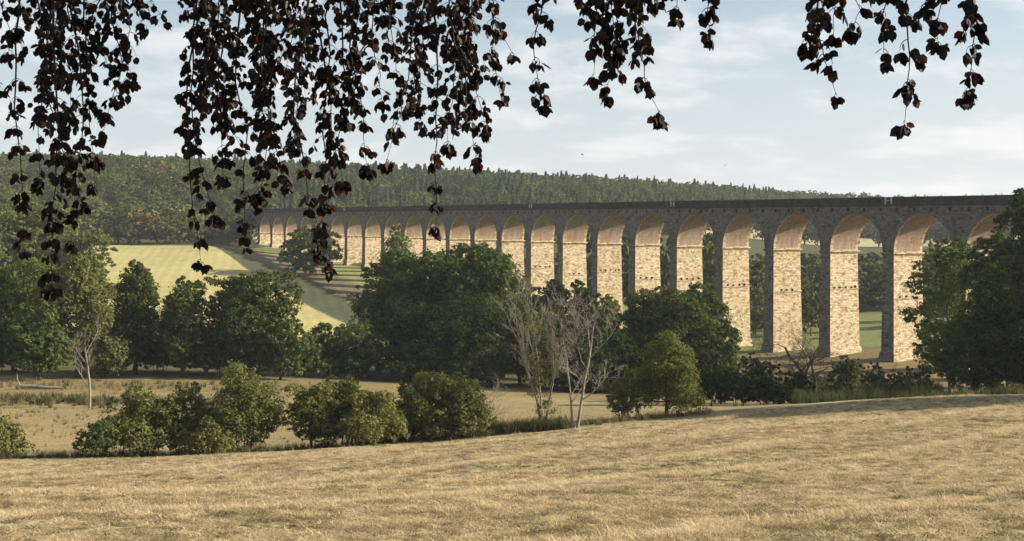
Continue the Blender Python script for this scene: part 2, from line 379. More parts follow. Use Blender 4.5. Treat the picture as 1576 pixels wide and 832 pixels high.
b.inputs['Color1'].default_value = (.28, .145, .09, 1); b.inputs['Color2'].default_value = (.33, .235, .155, 1); b.inputs['Mortar'].default_value = (.20, .165, .13, 1); t.links.new(uv, b.inputs['Vector'])
nA = noise(t, scaled(t, ob, (.5, .9, .22)), .9, 5., .6); nB = noise(t, scaled(t, ob, (.8, .8, .35)), 1.3, 6., .7)
c = mix(t, mapr(t, nA, .40, .60, .05, .85), b.outputs['Color'], (.31, .265, .20))
c = mix(t, mapr(t, nB, .52, .66, 0, .75), c, (.15, .125, .095))
c = mix(t, mapr(t, noise(t, scaled(t, ob, (1.2, 1.2, .2)), 2.1, 5.), .60, .70, 0, .7), c, (.46, .44, .39))
finish(t, c, .9, noise(t, ob, 4., 5.), .5, .06, .1); S_BRICK = m
m, t = new_mat('hole_shade'); finish(t, (.012, .011, .010), 1.); S_HOLE = m  # near-black colour stands in for shade inside the holes; boxes are solid
m, t = new_mat('pale_post'); tc = N(t, 'ShaderNodeTexCoord'); finish(t, ramp(t, noise(t, tc.outputs['Object'], 3.), [(.3, (.30, .27, .22)), (.7, (.55, .52, .45))]), .8); S_POST = m
m, t = new_mat('ballast'); finish(t, (.10, .09, .08), 1.); S_BAL = m

VZ = -31.0
via = empty('railway_viaduct', (85.55, 246.5, VZ), math.pi / 2 + TH)
tag(via, 'long sandstone railway viaduct of tall round arches crossing the valley', 'viaduct')
def P(u, v, h): return (u, -v, h - VZ)           # viaduct frame: u along it, v through it (away from camera), h world height
n0, n1_ = -6, 25
def warped_box(mb, u0, u1, v0, v1, h0, h1, bat, m=0, bu=None, mf=None):
    """box that grows downwards by bat on every side; uv in metres"""
    bu = bat if bu is None else bu
    T = [P(u0, v0, h1), P(u1, v0, h1), P(u1, v1, h1), P(u0, v1, h1)]
    B = [P(u0 - bu, v0 - bat, h0), P(u1 + bu, v0 - bat, h0), P(u1 + bu, v1 + bat, h0), P(u0 - bu, v1 + bat, h0)]
    us = (u0, u1, u1, u0); vs = (v0, v0, v1, v1)
    for i in range(4):
        j = (i + 1) % 4
        a0 = us[i] + vs[i] * 1.0; a1 = a0 + math.hypot(us[j] - us[i], vs[j] - vs[i])
        mb.quad(B[i], B[j], T[j], T[i], mf if (mf is not None and i in (0, 2)) else m, [(a0, h0), (a1, h0), (a1, h1), (a0, h1)])
    mb.quad(T[0], T[1], T[2], T[3], m, [(u0, v0), (u1, v0), (u1, v1), (u0, v1)])
rnd = random.Random(4)
for n in range(n0, n1_ + 1):
    u = n * PITCH; X = 85.55 - math.sin(TH) * u + math.cos(TH) * WID / 2; Y = 246.5 + math.cos(TH) * u + math.sin(TH) * WID / 2
    gz = g1(X, Y)
    mb = MB(); H = HI - .55 - (gz - 4)
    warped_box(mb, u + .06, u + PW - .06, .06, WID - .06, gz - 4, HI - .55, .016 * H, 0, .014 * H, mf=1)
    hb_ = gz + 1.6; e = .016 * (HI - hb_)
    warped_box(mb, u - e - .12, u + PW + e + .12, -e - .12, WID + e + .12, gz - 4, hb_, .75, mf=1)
    pier = mb.build('pier', [S_PIER, S_PIER_SHADE], via)
    mb = MB()
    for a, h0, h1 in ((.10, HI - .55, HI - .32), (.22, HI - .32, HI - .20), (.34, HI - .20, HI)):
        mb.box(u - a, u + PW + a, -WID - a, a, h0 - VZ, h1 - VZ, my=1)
    mb.build('impost', [S_QUOIN, S_PIER_SHADE], pier)
    # band and row of square putlog holes two fifths down the pier
    hh = HI - 8.6 + 1.1 * rnd.uniform(-1, 1)
    if hh > gz + 3:
        e2 = .014 * (HI - hh) + .05; mb = MB()
        mb.box(u - e2, u + PW + e2, -WID - e2, e2, hh - .30 - VZ, hh - .05 - VZ, my=1); mb.build('string_course', [S_PIER, S_PIER_SHADE], pier)
        for v in ((1.25, 3.05, 4.85, 6.65), (1.6, 3.4, 5.2), (1.1, 2.5, 4.3, 5.9, 7.0), (2.2, 3.6, 5.4), (1.4, 3.1, 4.9, 6.4))[n % 5]:
            mb = MB(); mb.box(u - e2 - .012, u - e2 + .35, -(v + .26 + rnd.uniform(-.08, .08)), -(v - .16), hh - VZ + rnd.uniform(-.1, .1), hh + rnd.uniform(.3, .5) - VZ)
            mb.build('putlog_hole', S_HOLE, pier)
NS = 28
for n in range(n0 + 1, n1_ + 1):
    uc = n * PITCH - RAD; ul, ur = uc - RAD, uc + RAD
    ang = [math.pi * i / NS for i in range(NS + 1)]
    A = [(uc - RAD * math.cos(a), SPR + RAD * math.sin(a)) for a in ang]
    # vault: brick barrel with dressed stone edges
    mb = MB(); mbv = [MB(), MB()]
    for i in range(NS):
        (ua, ha), (ub, hb2) = A[i], A[i + 1]; s0, s1 = ang[i] * RAD, ang[i + 1] * RAD
        for v0, v1, mm in ((0, .45 + .3 * (i % 2), 1), (.45 + .3 * (i % 2), WID - .45 - .3 * (i % 2), 0), (WID - .45 - .3 * (i % 2), WID, 1)):
            mb.quad(P(ua, v0, ha), P(ua, v1, ha), P(ub, v1, hb2), P(ub, v0, hb2), mm, [(v0, s0), (v1, s0), (v1, s1), (v0, s1)])
        # voussoir ring, proud of the wall
        ro = RAD + .78 + .0 * (i % 2)
        oa = (uc - ro * math.cos(ang[i]), SPR + ro * math.sin(ang[i])); o2 = (uc - ro * math.cos(ang[i + 1]), SPR + ro * math.sin(ang[i + 1]))
        pr = .045 + .02 * (i % 2)
        for v in (-pr, WID + pr):
            Pq = [P(ua, v, ha), P(ub, v, hb2), P(o2[0], v, o2[1]), P(oa[0], v, oa[1])]
            if v > 0: Pq = Pq[::-1]
            mb2 = mbv[0 if v < 0 else 1]
            mb2.quad(*Pq, 0, [(s0, 0), (s1, 0), (s1, .78), (s0, .78)])
            vi = 0 if v < 0 else WID
            mb2.quad(P(oa[0], v, oa[1]), P(o2[0], v, o2[1]), P(o2[0], vi, o2[1]), P(oa[0], vi, oa[1]))
            mb2.quad(P(ua, v, ha), P(ub, v, hb2), P(ub, vi, hb2), P(ua, vi, ha))
    # straight part from impost to springing
    for uu in (ul, ur):
        mb.quad(P(uu, 0, HI), P(uu, WID, HI), P(uu, WID, SPR), P(uu, 0, SPR), 1, [(0, 0), (WID, 0), (WID, .3), (0, .3)])
    arch = mb.build('arch_vault', [S_BRICK, S_QUOIN], via)
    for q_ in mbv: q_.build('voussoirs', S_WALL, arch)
    # spandrel walls, both faces
    mb = MB(); us = [ul - PW / 2] + [a[0] for a in A] + [ur + PW / 2]; hs = [HI] + [a[1] for a in A] + [HI]
    for v in (WID, 0):
        mb = MB()
        for i in range(len(us) - 1):
            h0, h1 = hs[i], hs[i + 1]
            if i == 0: h1 = HI
            if i == len(us) - 2: h0 = HI
            Pq = [P(us[i], v, h0), P(us[i + 1], v, h1), P(us[i + 1], v, STR), P(us[i], v, STR)]; U = [(us[i], h0), (us[i + 1], h1), (us[i + 1], STR), (us[i], STR)]
            if v: Pq = Pq[::-1]; U = U[::-1]
            mb.quad(*Pq, 0, U)
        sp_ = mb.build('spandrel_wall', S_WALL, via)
    for k in range(4):
        u_ = ul - PW / 2 + PITCH * (k + .5) / 4 + rnd.uniform(-.25, .25)
        mb = MB(); mb.box(u_ - .34, u_ + .34, -.4, .012, 1.30 - VZ, 2.02 - VZ)
        mb.build('drain_hole', S_HOLE, sp_)
uA, uB = n0 * PITCH - 2, n1_ * PITCH + PW + 1
L = [uA + i * (uB - uA) / 60 for i in range(61)]
for a, b_ in ((0, .32), (-WID - .32, -WID)):
    mb = MB(); mb.box(uA, uB, a, b_, STR - VZ, STR + .42 - VZ); mb.build('cornice', S_DARK, via)
for side in (0, 1):
    mb = MB(); y0, y1 = ((-.42, .08) if side == 0 else (-WID - .08, -WID + .42))
    for a, b_ in zip(L[:-1], L[1:]):
        h = TOP + .00024 * a
        mb.box(a, b_, y0, y1, STR + .42 - VZ, h - .22 - VZ)
        mb.box(a, b_ - .02, y0 - .07, y1 + .07, h - .22 - VZ, h + rnd.uniform(-.02, .02) - VZ)
    mb.build('parapet', S_DARK, via)
mb = MB(); mb.box(uA, uB, -WID + .42, -.42, STR - .3 - VZ, STR + .5 - VZ); mb.build('track_bed', S_BAL, via)
for (px_, wd) in ((393, 1.6), (531, 1.2), (818, 1.6), (1036, 1.5), (1370, 1.9)):
    # refuge with a pair of pale posts, found along the parapet line
    best = min((abs(CX + F * (85.55 - math.sin(TH) * u_) / (246.5 + math.cos(TH) * u_) - px_), u_) for u_ in np.arange(-20, 460, .5))[1]
    mb = MB(); s = wd / 2
    for q in (-s, s - .28): mb.box(best + q, best + q + .3, .10, .36, STR + .42 - VZ, TOP - .1 - VZ)
    mb.box(best - s + .2, best + s - .28, .10, .22, STR + 1.05 - VZ, STR + 1.2 - VZ)
    mb.build('refuge_post', S_POST, via)
# abutment at the far end
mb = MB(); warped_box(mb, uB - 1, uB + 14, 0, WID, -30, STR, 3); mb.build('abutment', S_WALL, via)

# ------------------------------------------------------------------ trees
def rdir(r, n):
    v = r.normal(size=(n, 3)); return v / np.linalg.norm(v, axis=1)[:, None]
def leaf_quads(Pc, Nn, size, r, aspect=.62):
    n = len(Pc); t = np.cross(Nn, rdir(r, n)); t /= np.linalg.norm(t, axis=1)[:, None] + 1e-9
    b = np.cross(Nn, t); s = (size * r.uniform(.6, 1.4, n))[:, None]
    V = np.stack([Pc - t * s, Pc - b * s * aspect + t * s * .1, Pc + t * s, Pc + b * s * aspect + t * s * .1], 1).reshape(-1, 3)
    return V
def crown(name, lobes, ncl, per, ls, mat, seed, rc=.16, droop=0.0, zmin=None):
    r = np.random.RandomState(seed); lobes = np.array(lobes); vol = (lobes[:, 3] * lobes[:, 4] * lobes[:, 5]) ** .67; pr = vol / vol.sum()
    k = r.choice(len(lobes), ncl, p=pr); d = rdir(r, ncl); rad = 1 - .5 * r.rand(ncl) ** 1.8
    d[:, 2] = np.where((d[:, 2] < -.3) & (r.rand(ncl) < .5), -d[:, 2], d[:, 2])
    Cc = lobes[k, :3] + d * lobes[k, 3:] * rad[:, None]
    # drop clusters buried deep inside another lobe
    keep = np.ones(ncl, bool)
    for L_ in lobes:
        q = (((Cc - L_[:3]) / L_[3:]) ** 2).sum(1); keep &= q > .22
    Cc = Cc[keep]; dd = d[keep]; kk = k[keep]
    rr = rc * lobes[kk, 3:].mean(1) * r.uniform(.6, 1.5, len(Cc)); 
    off = rdir(r, len(Cc) * per) * (r.rand(len(Cc) * per) ** .45)[:, None] * np.repeat(rr, per)[:, None]
    off[:, 2] *= .62
    Pp = np.repeat(Cc, per, 0) + off
    if droop: Pp[:, 2] -= droop * r.rand(len(Pp)) ** 2
    Nn = rdir(r, len(Pp)) * .75 + np.repeat(dd, per, 0) * .45 + off / (np.linalg.norm(off, axis=1)[:, None] + 1e-6) * .6 + np.array([0, 0, .35]); Nn /= np.linalg.norm(Nn, axis=1)[:, None]
    if zmin is not None: Pp[:, 2] = np.where(Pp[:, 2] < zmin, zmin + r.rand(len(Pp)) * .3, Pp[:, 2])
    V = leaf_quads(Pp, Nn, ls, r); Q = np.arange(len(V)).reshape(-1, 4)
    return np_mesh(name, V, Q, mat)
def limbs(lobes, H, tr, mat, seed, nstem=1, wob=.35, spread=0.):
    r = np.random.RandomState(seed); T = Tubes(); th = min(H * .62, H - 1)
    stems = []
    for s in range(nstem):
        a = r.uniform(0, 6.28); b0 = np.array([math.cos(a), math.sin(a), 0]) * (spread * r.uniform(.4, 1) if nstem > 1 else 0)
        top = b0 * 1.8 + np.array([r.uniform(-.05, .05) * H, r.uniform(-.05, .05) * H, th])
        pts = [b0 * (1 - q) + top * q + r.normal(size=3) * wob * tr * q * (1.2) for q in np.linspace(0, 1, 8)]; pts[0][2] = -.5
        rad = [tr * (1.35 if q == 0 else 1) * (1 - .72 * q) / (nstem ** .5) for q in np.linspace(0, 1, 8)]
        T.add(pts, rad, 8); stems.append((pts, rad))
    for L_ in lobes:
        pts0, rad0 = stems[r.randint(nstem)]; i = r.randint(2, 7); s = pts0[i]; e = np.array(L_[:3]); r0 = rad0[i] * .6
        if e[2] < s[2]: s = pts0[2]; r0 = rad0[2] * .5
        mid = (s + e) / 2 + np.array([0, 0, -.06 * H]) + r.normal(size=3) * .04 * H
        q = np.linspace(0, 1, 7)[:, None]; pts = s * (1 - q) ** 2 + 2 * mid * q * (1 - q) + e * q ** 2
        T.add(pts, np.linspace(r0, r0 * .22, 7), 5)
        for _ in range(3):
            ee = e + rdir(r, 1)[0] * np.array(L_[3:]) * .8; j = r.randint(3, 6)
            q = np.linspace(0, 1, 5)[:, None]; pp = pts[j] * (1 - q) + ee * q + r.normal(size=(5, 3)) * .012 * H * q
            T.add(pp, np.linspace(r0 * .35, r0 * .06, 5), 4)
    return T.mesh('trunk', mat)
def make_lobes(style, W, H, seed):
    r = np.random.RandomState(seed + 77); out = []
    if style == 'oak':       # broad, lumpy, to the ground
        k = 19
        out.append((0, 0, H * .50, W * .30, W * .30, H * .32))
        for i in range(k):
            a = i * 2.4 + r.uniform(-.4, .4); f = (i + .5) / k; z = H * (.15 + .70 * f); e = math.sin(math.pi * min(1, .22 + .72 * (1 - f))) ** .6
            rad = W * .5 * e * r.uniform(.55, .80); s = W * r.uniform(.13, .25)
            out.append((rad * math.cos(a), rad * math.sin(a), z, s, s * r.uniform(.8, 1.2), s * r.uniform(.6, .95)))
        for i in range(4): out.append((r.uniform(-.18, .18) * W, r.uniform(-.18, .18) * W, H * r.uniform(.80, .90), W * .14, W * .14, H * .09))
    elif style == 'tall':    # upright with separate tiers
        k = 12; out.append((0, 0, H * .56, W * .30, W * .30, H * .36))
        for i in range(k):
            a = i * 2.4 + r.uniform(-.5, .5); f = (i + .5) / k; z = H * (.16 + .72 * f); rad = W * .36 * (1 - .5 * f) * r.uniform(.7, 1.1); s = W * r.uniform(.18, .29) * (1 - .35 * f)
            out.append((rad * math.cos(a), rad * math.sin(a), z, s, s, s * .9))
        out.append((0, 0, H * .92, W * .12, W * .12, H * .08))
    elif style == 'bush':    # many stems, leafy to the ground
        k = 17
        for i in range(k):
            a = i * 2.4 + r.uniform(-.5, .5); rad = W * .36 * math.sqrt((i + .3) / k); z = H * r.uniform(.28, .68) * (1 - .3 * rad / (W * .33)); s = W * r.uniform(.11, .22)
            out.append((rad * math.cos(a), rad * math.sin(a), z, s, s, max(z * .62, H * .18)))
        for i in range(4): out.append((r.uniform(-.2, .2) * W, r.uniform(-.2, .2) * W, H * r.uniform(.66, .86), W * .12, W * .12, H * .16))
        for i in range(24):
            a = r.uniform(0, 6.28); q = r.uniform(.1, 1.) ** .6; rad = W * .46 * q; z = H * (1.0 - .62 * q * q) * r.uniform(.66, 1.0); out.append((rad * math.cos(a), rad * math.sin(a), z, W * r.uniform(.035, .07), W * r.uniform(.035, .07), H * r.uniform(.08, .16)))
    elif style == 'dome':    # one great round dome
        k = 30; out.append((0, 0, H * .46, W * .35, W * .35, H * .38))
        for i in range(k):
            f = (i + .5) / k; z = H * (.12 + .76 * f); a = i * 2.4; rad = W * .5 * math.sqrt(max(0, 1 - ((z / H - .30) / .68) ** 2)) * .82; s = W * r.uniform(.08, .17)
            out.append((rad * math.cos(a), rad * math.sin(a), z, s, s, s * .85))
    return out
TREES = []
def tree(name, label, cat, px, top, Y, wpx, style, mat, seed, group=None, dens=1., ls=None, tr=None, bark=None, base=None, droop=0., per=26, rc=.24, X=None):
    X = px2X(px, Y) if X is None else X; gz = g1(X, Y) if base is None else base
    H = ((HY - top) / F * Y - gz) * 1.02; W = wpx / F * Y * 1.12
    root = empty(name, (X, Y, gz)); tag(root, label, cat, group)
    lobes = make_lobes(style, W, H, seed)
    ls = ls if ls else max(.08, Y * .00105)
    area = W * H * 3.2; ncl = int(dens * area / (ls * ls) * 2.0 / per)
    ncl = max(40, min(ncl, 3600))
    obj('trunk', limbs(lobes, H, tr or max(.08, H * .022), bark or BARK, seed, 1 if style != 'bush' else 6, spread=W * .12), root)
    obj('crown', crown('crown', lobes, ncl, per, ls, mat, seed, rc=rc, droop=droop, zmin=.02), root)
    TREES.append((root, W, H)); return root
G = 'trees in the belt across the valley floor'
T_ = lambda *a, **k: tree(*a, **k)
T_('broadleaf_tree', 'full green tree at the far left of the valley belt beside the pale willow', 'tree', 22, 402, 205, 130, 'oak', L_ASH, 11, G)
T_('willow_tree', 'pale grey-green willow with an airy crown at the left of the valley belt', 'tree', 120, 392, 192, 150, 'tall', L_WIL, 12, G, dens=.75, droop=.8)
T_('willow_tree', 'low olive willow thicket leaning under the pale willow', 'tree', 62, 470, 186, 100, 'bush', L_ASH, 13, G, dens=.7)
T_('oak_tree', 'narrow dark oak with a notched top right of the pale willow', 'tree', 208, 404, 200, 100, 'tall', L_OAK, 14, G)
T_('oak_tree', 'shorter dark oak with a pointed top between two taller oaks', 'tree', 282, 427, 196, 95, 'tall', L_OAK, 15, G)
T_('oak_tree', 'broad dark oak standing against the mown meadow', 'tree', 378, 415, 200, 135, 'oak', L_OAK, 16, G)
T_('oak_tree', 'dark lower oak spreading at the right foot of the broad oak', 'tree', 432, 486, 196, 90, 'oak', L_OAK, 17, G)
T_('broadleaf_tree', 'low rounded dark tree in the gap below the meadow', 'tree', 530, 498, 212, 110, 'oak', L_OAK, 18, G)
T_('broadleaf_tree', 'large green tree forming the left half of the big central clump', 'tree', 640, 384, 228, 165, 'oak', L_ASH, 19, G, dens=1.1)
T_('broadleaf_tree', 'large rounded green tree forming the right half of the big central clump', 'tree', 728, 374, 224, 160, 'oak', L_ASH, 20, G, dens=1.1)
T_('broadleaf_tree', 'dark understorey tree below the big central clump', 'tree', 690, 470, 214, 190, 'oak', L_DARK, 21, G)
T_('broadleaf_tree', 'dark tree right of the central clump behind the bare grey trees', 'tree', 800, 462, 212, 110, 'oak', L_OAK, 22, G)
T_('ash_tree', 'feathery light green ash rising in front of the middle piers', 'tree', 610, 347, 300, 75, 'tall', L_LIME, 23, G, dens=.5, per=20)
T_('yew_tree', 'very dark evergreen with a rounded top before the middle piers', 'tree', 845, 424, 238, 75, 'oak', L_DARK, 24, G)
T_('yew_tree', 'second very dark evergreen, touching the first on its right', 'tree', 893, 430, 240, 62, 'oak', L_DARK, 25, G)
T_('broadleaf_tree', 'thin green tree between the dark evergreens and the dome-shaped tree', 'tree', 935, 455, 225, 70, 'tall', L_ASH, 26, G)
T_('chestnut_tree', 'great dome-shaped dark green tree in front of the piers', 'tree', 1040, 431, 205, 160, 'dome', L_OAK, 27, G, dens=1.15)
T_('chestnut_tree', 'lower dark shoulder tree right of the dome-shaped tree', 'tree', 1095, 492, 200, 92, 'dome', L_OAK, 28, G)
T_('broadleaf_tree', 'dark tree filling the foot of the belt left of the dome-shaped tree', 'tree', 905, 510, 195, 130, 'oak', L_DARK, 29, G)
GL = 'light green trees at the left beside the meadow'
T_('broadleaf_tree', 'tall light green tree at the far left, its top against the wooded hill', 'tree', 62, 308, 400, 130, 'oak', L_LIME, 31, GL)
T_('broadleaf_tree', 'lower light green tree hiding the left corner of the meadow', 'tree', 128, 352, 380, 84, 'oak', L_LIME, 32, GL)
T_('broadleaf_tree', 'light green tree cut by the left edge before the wood', 'tree', -8, 330, 390, 100, 'oak', L_ASH, 33, GL)
G2 = 'dark thicket under the near piers'
for i, (px, top, w_, lab) in enumerate(((1088, 552, 80, 'leftmost dark bush of the thicket below the dome-shaped tree'), (1135, 562, 80, 'dark bush in the thicket in front of the brightest tall pier'), (1180, 556, 85, 'wide dark bush of the thicket left of the bare dark tree'), (1222, 568, 70, 'dark bush at the foot of the bare dark tree'), (1010, 560, 80, 'dark bush behind the light green bush'))):
    T_('dark_bush', lab, 'bush', px, top, 152 + i * 2, w_, 'bush', L_DARK, 40 + i, G2)
T_('hawthorn_bush', 'small dark round bush on a stem before the second lit pier from the right', 'bush', 1303, 545, 176, 50, 'oak', L_OAK, 46)
T_('hawthorn_bush', 'small thin bush on the dry slope left of the big right trees', 'bush', 1415, 556, 172, 38, 'oak', L_OAK, 47, dens=.6)
for i, (px, top, Y, w_, lab) in enumerate(((1345, 556, 205, 46, 'low dark scrub at the foot of the last fully lit pier'), (1385, 568, 196, 60, 'low scrub left of the open-branched tree'), (1262, 572, 196, 50, 'low scrub between the bare dark tree and the small round bush'), (1160, 540, 235, 60, 'scrub at the foot of the fourth lit pier from the right'))):
    T_('scrub_bush', lab, 'bush', px, top, Y, w_, 'bush', L_OAK, 170 + i, 'scrub at the pier feet', dens=.6)
G3 = 'tall trees at the right edge'
T_('oak_tree', 'open-branched green tree overlapping the right lit pier', 'tree', 1462, 362, 170, 112, 'oak', L_ASH, 50, G3, dens=.40, per=24, tr=.22)
T_('oak_tree', 'green tree in the middle of the right-hand clump', 'tree', 1530, 350, 160, 96, 'oak', L_ASH, 51, G3, dens=1.0)
T_('oak_tree', 'tall dark tree at the right edge rising above the parapet', 'tree', 1596, 284, 150, 120, 'oak', L_OAK, 52, G3, dens=.8)
T_('oak_tree', 'dark tree beyond the right edge of the tall clump', 'tree', 1680, 330, 150, 150, 'oak', L_DARK, 53, G3)
T_('broadleaf_tree', 'dark low tree filling the foot of the right-hand clump', 'tree', 1500, 480, 150, 125, 'oak', L_OAK, 54, G3)
T_('broadleaf_tree', 'dark low tree at the foot of the right edge', 'tree', 1572, 470, 146, 130, 'oak', L_DARK, 55, G3)

GU = 'dark undergrowth bushes at the foot of the belt'
for i, (px, top, w_, Y, lab) in enumerate(((-10, 520, 110, 198, 'dark undergrowth bush at the far left foot of the belt'), (62, 516, 90, 204, 'dark undergrowth bush left of the willow trunk'), (160, 530, 90, 204, 'dark undergrowth bush between the willow and the first narrow oak'), (245, 520, 110, 206, 'dark undergrowth bush between the two narrow oaks'), (325, 500, 100, 206, 'dark undergrowth bush between the short oak and the broad oak'), (400, 520, 110, 204, 'dark undergrowth bush at the foot of the broad oak'), (478, 528, 90, 206, 'dark undergrowth bush below the bright corner of the meadow'), (560, 520, 100, 208, 'dark undergrowth bush at the left foot of the central clump'), (640, 520, 110, 206, 'dark undergrowth bush in front of the central clump'), (740, 510, 120, 204, 'dark undergrowth bush at the right foot of the central clump'), (850, 500, 120, 202, 'dark undergrowth bush behind the half dead tree'), (960, 510, 110, 198, 'dark undergrowth bush left of the light green bush'))):
    T_('dark_bush', lab, 'bush', px, top, Y, w_, 'bush', L_DARK if i % 3 else L_OAK, 140 + i, GU, dens=.8)
for X_, s_ in ((57, 7), (70, 8), (84, 9), (100, 10)):
    tree('oak_tree', 'oak in the row beyond the right edge of the field', 'tree', 0, 275 - s_ * 2, 109 + (s_ % 2) * 4, 230, 'oak', L_OAK, 160 + s_, 'oaks beyond the right edge of the field', ls=.3, X=X_)
# hedge bushes along the edge of the foreground field
G4 = 'bushes along the edge of the dry field'
hd = [(-8, 640, 100, 80, 'bush', L_BUSH, 'olive bush cut by the left edge of the view', 1.),
      (150, 642, 99, 62, 'bush', L_OAK, 'small dark low bush with leaning stems left of the pale bushes', .6),
      (212, 592, 102, 105, 'bush', L_WIL, 'pale feathery bush at the left end of the field edge', .8),
      (282, 592, 103, 92, 'bush', L_BUSH, 'green bush pressed between the pale bush and the tall rounded bush', .9),
      (372, 556, 104, 106, 'bush', L_WIL, 'tall rounded pale bush with a pointed top', .8),
      (325, 640, 100, 60, 'bush', L_BUSH, 'low green bush in front of the tall rounded pale bush', .8),
      (480, 584, 104, 72, 'oak', L_BUSH, 'small tree on a bare stem at the left of the long dark hedge', .7),
      (530, 578, 106, 84, 'bush', L_LIME, 'yellow-green topped bush in the long hedge', .9),
      (572, 598, 103, 86, 'bush', L_BUSH, 'low bush in the long hedge below the yellow-green one', 1.),
      (624, 588, 106, 92, 'bush', L_BUSH, 'middle bush of the long hedge', 1.),
      (680, 570, 107, 118, 'bush', L_BUSH, 'tallest bush of the long hedge', 1.),
      (722, 592, 105, 70, 'bush', L_BUSH, 'bush at the right end of the long hedge beside the dead shrub', .9),
      (957, 582, 115, 46, 'bush', L_WIL, 'small pale bush right of the two-stemmed dead tree', .7),
      (1026, 511, 114, 88, 'tall', L_LIME, 'upright light green bush in front of the dome-shaped tree', .8)]
for i, (px, top, Y, w_, st, mt, lab, dn) in enumerate(hd):
    T_('hedge_bush', lab, 'bush', px, top, Y, w_ * 1.14, st, mt, 60 + i, G4, dens=dn, per=20, rc=.3, ls=.082)
# tree out on the meadow
T_('hawthorn_tree', 'lone round dark tree on the shaded meadow before the far arches', 'tree', 478, 347, 470, 88, 'oak', L_OAK, 80, ls=.45)

# ---- trees seen through and behind the arches and along the meadow top: copies of a few kinds
def proto(name, style, mat, seed, W, H, ls, per=14, dens=1.):
    lobes = make_lobes(style, W, H, seed)
    ncl = int(dens * W * H * 3.0 / (ls * ls) * 1.0 / per)
    return (name, limbs(lobes, H, H * .02, BARK, seed), crown('crown', lobes, ncl, per, ls, mat, seed, rc=.26, zmin=.02), W, H)
KB = [proto('broadleaf_tree', 'oak', L_LIME, 201, 14, 16, .5), proto('broadleaf_tree', 'oak', L_OAK, 202, 13, 16, .5), proto('broadleaf_tree', 'tall', L_LIME, 203, 10, 17, .5), proto('broadleaf_tree', 'dome', L_OAK, 204, 13, 14, .5),
      proto('broadleaf_tree', 'oak', L_RUST, 205, 12, 14, .5), proto('broadleaf_tree', 'oak', L_WIL, 206, 13, 14, .5)]
def conifer(seed, W, H, ls, mat):
    r = np.random.RandomState(seed); n = 1100; f = r.rand(n) ** .75; a = r.rand(n) * 6.28
    rad = W * .5 * (1 - f) ** .8 * (.55 + .45 * r.rand(n)) * (1 + .18 * np.sin(a * 5 + f * 40)); z = H * (.12 + .88 * f) - rad * .25
    Pp = np.stack([rad * np.cos(a), rad * np.sin(a), z], 1)
    Nn = rdir(r, n) * .8 + np.stack([np.cos(a), np.sin(a), np.full(n, .8)], 1); Nn /= np.linalg.norm(Nn, axis=1)[:, None]
    V = leaf_quads(Pp, Nn, ls, r)
    T = Tubes(); T.add([(0, 0, -.5), (0, 0, H * .5), (0, 0, H * .97)], [H * .014, H * .009, .03], 5)
    return ('conifer_tree', T.mesh('trunk', BARK), np_mesh('crown', V, np.arange(len(V)).reshape(-1, 4), mat), W, H)
KC = [conifer(301, 6.5, 17, .6, L_CON), conifer(302, 5.5, 18, .55, L_CON), conifer(303, 7, 16, .65, L_CON)]
KF = [proto('broadleaf_tree', 'oak', L_HILL, 211, 12, 14, .6, 10), proto('broadleaf_tree', 'oak', L_ASH, 212, 11, 14, .6, 10), proto('broadleaf_tree', 'dome', L_HILL, 213, 12, 13, .6, 10), proto('broadleaf_tree', 'tall', L_BUSH, 214, 9, 15, .6, 10)]
cr = random.Random(9)
def place(K, X, Y, H, W, label, cat, group, sink=0):
    nm, tm, cm, w0, h0 = K; root = empty(nm, (X, Y, g1(X, Y) - sink), cr.uniform(0, 6.28)); tag(root, label, cat, group)
    root.scale = (W / w0, W / w0, H / h0)
    obj('trunk', tm, root); obj('crown', cm, root); return root
def pt(px, top, Y, wpx, K, label, group, cat='tree'):
    X = px2X(px, Y); z = g1(X, Y); place(K, X, Y, (HY - top) / F * Y - z, wpx / F * Y, label, cat, group)
GB = 'trees behind the viaduct seen through its arches'
LB = 'green valley tree standing behind the viaduct, glimpsed through its tall arches'
for px, top, Y, w_, k in ((560, 362, 560, 50, 1), (600, 366, 540, 50, 0), (650, 360, 520, 60, 1), (700, 358, 505, 60, 3), (745, 352, 480, 60, 1), (790, 352, 470, 70, 0), (835, 352, 450, 70, 1), (885, 350, 430, 70, 3), (930, 352, 425, 70, 1), (975, 350, 410, 75, 1),
                          (1020, 352, 400, 75, 3), (1060, 348, 405, 80, 0), (1110, 350, 400, 80, 1), (1090, 356, 440, 80, 0), (1165, 386, 400, 62, 2), (1205, 380, 445, 80, 1), (1245, 386, 440, 75, 1), (1238, 418, 360, 42, 2), (1290, 382, 450, 90, 0), (1340, 384, 440, 80, 1), (1385, 392, 420, 80, 0), (1430, 372, 440, 80, 5), (1480, 380, 440, 90, 1), (1540, 370, 430, 100, 0), (1600, 376, 430, 100, 1),
                          (1163, 440, 348, 60, 0), (1248, 432, 342, 54, 3), (1120, 505, 325, 50, 3), (1290, 502, 330, 40, 0), (1440, 495, 320, 60, 1), (1395, 500, 330, 40, 0), (1120, 430, 345, 70, 3), (1215, 445, 370, 60, 0), (1275, 470, 352, 40, 1), (1160, 478, 350, 60, 1), (1405, 440, 380, 60, 1), (1450, 430, 360, 80, 3), (1150, 470, 385, 80, 3), (1340, 440, 420, 60, 3), (1290, 455, 415, 80, 1)):
    pt(px, top, Y, w_, KB[k], LB, GB)
GM = 'row of trees along the top of the mown meadow'
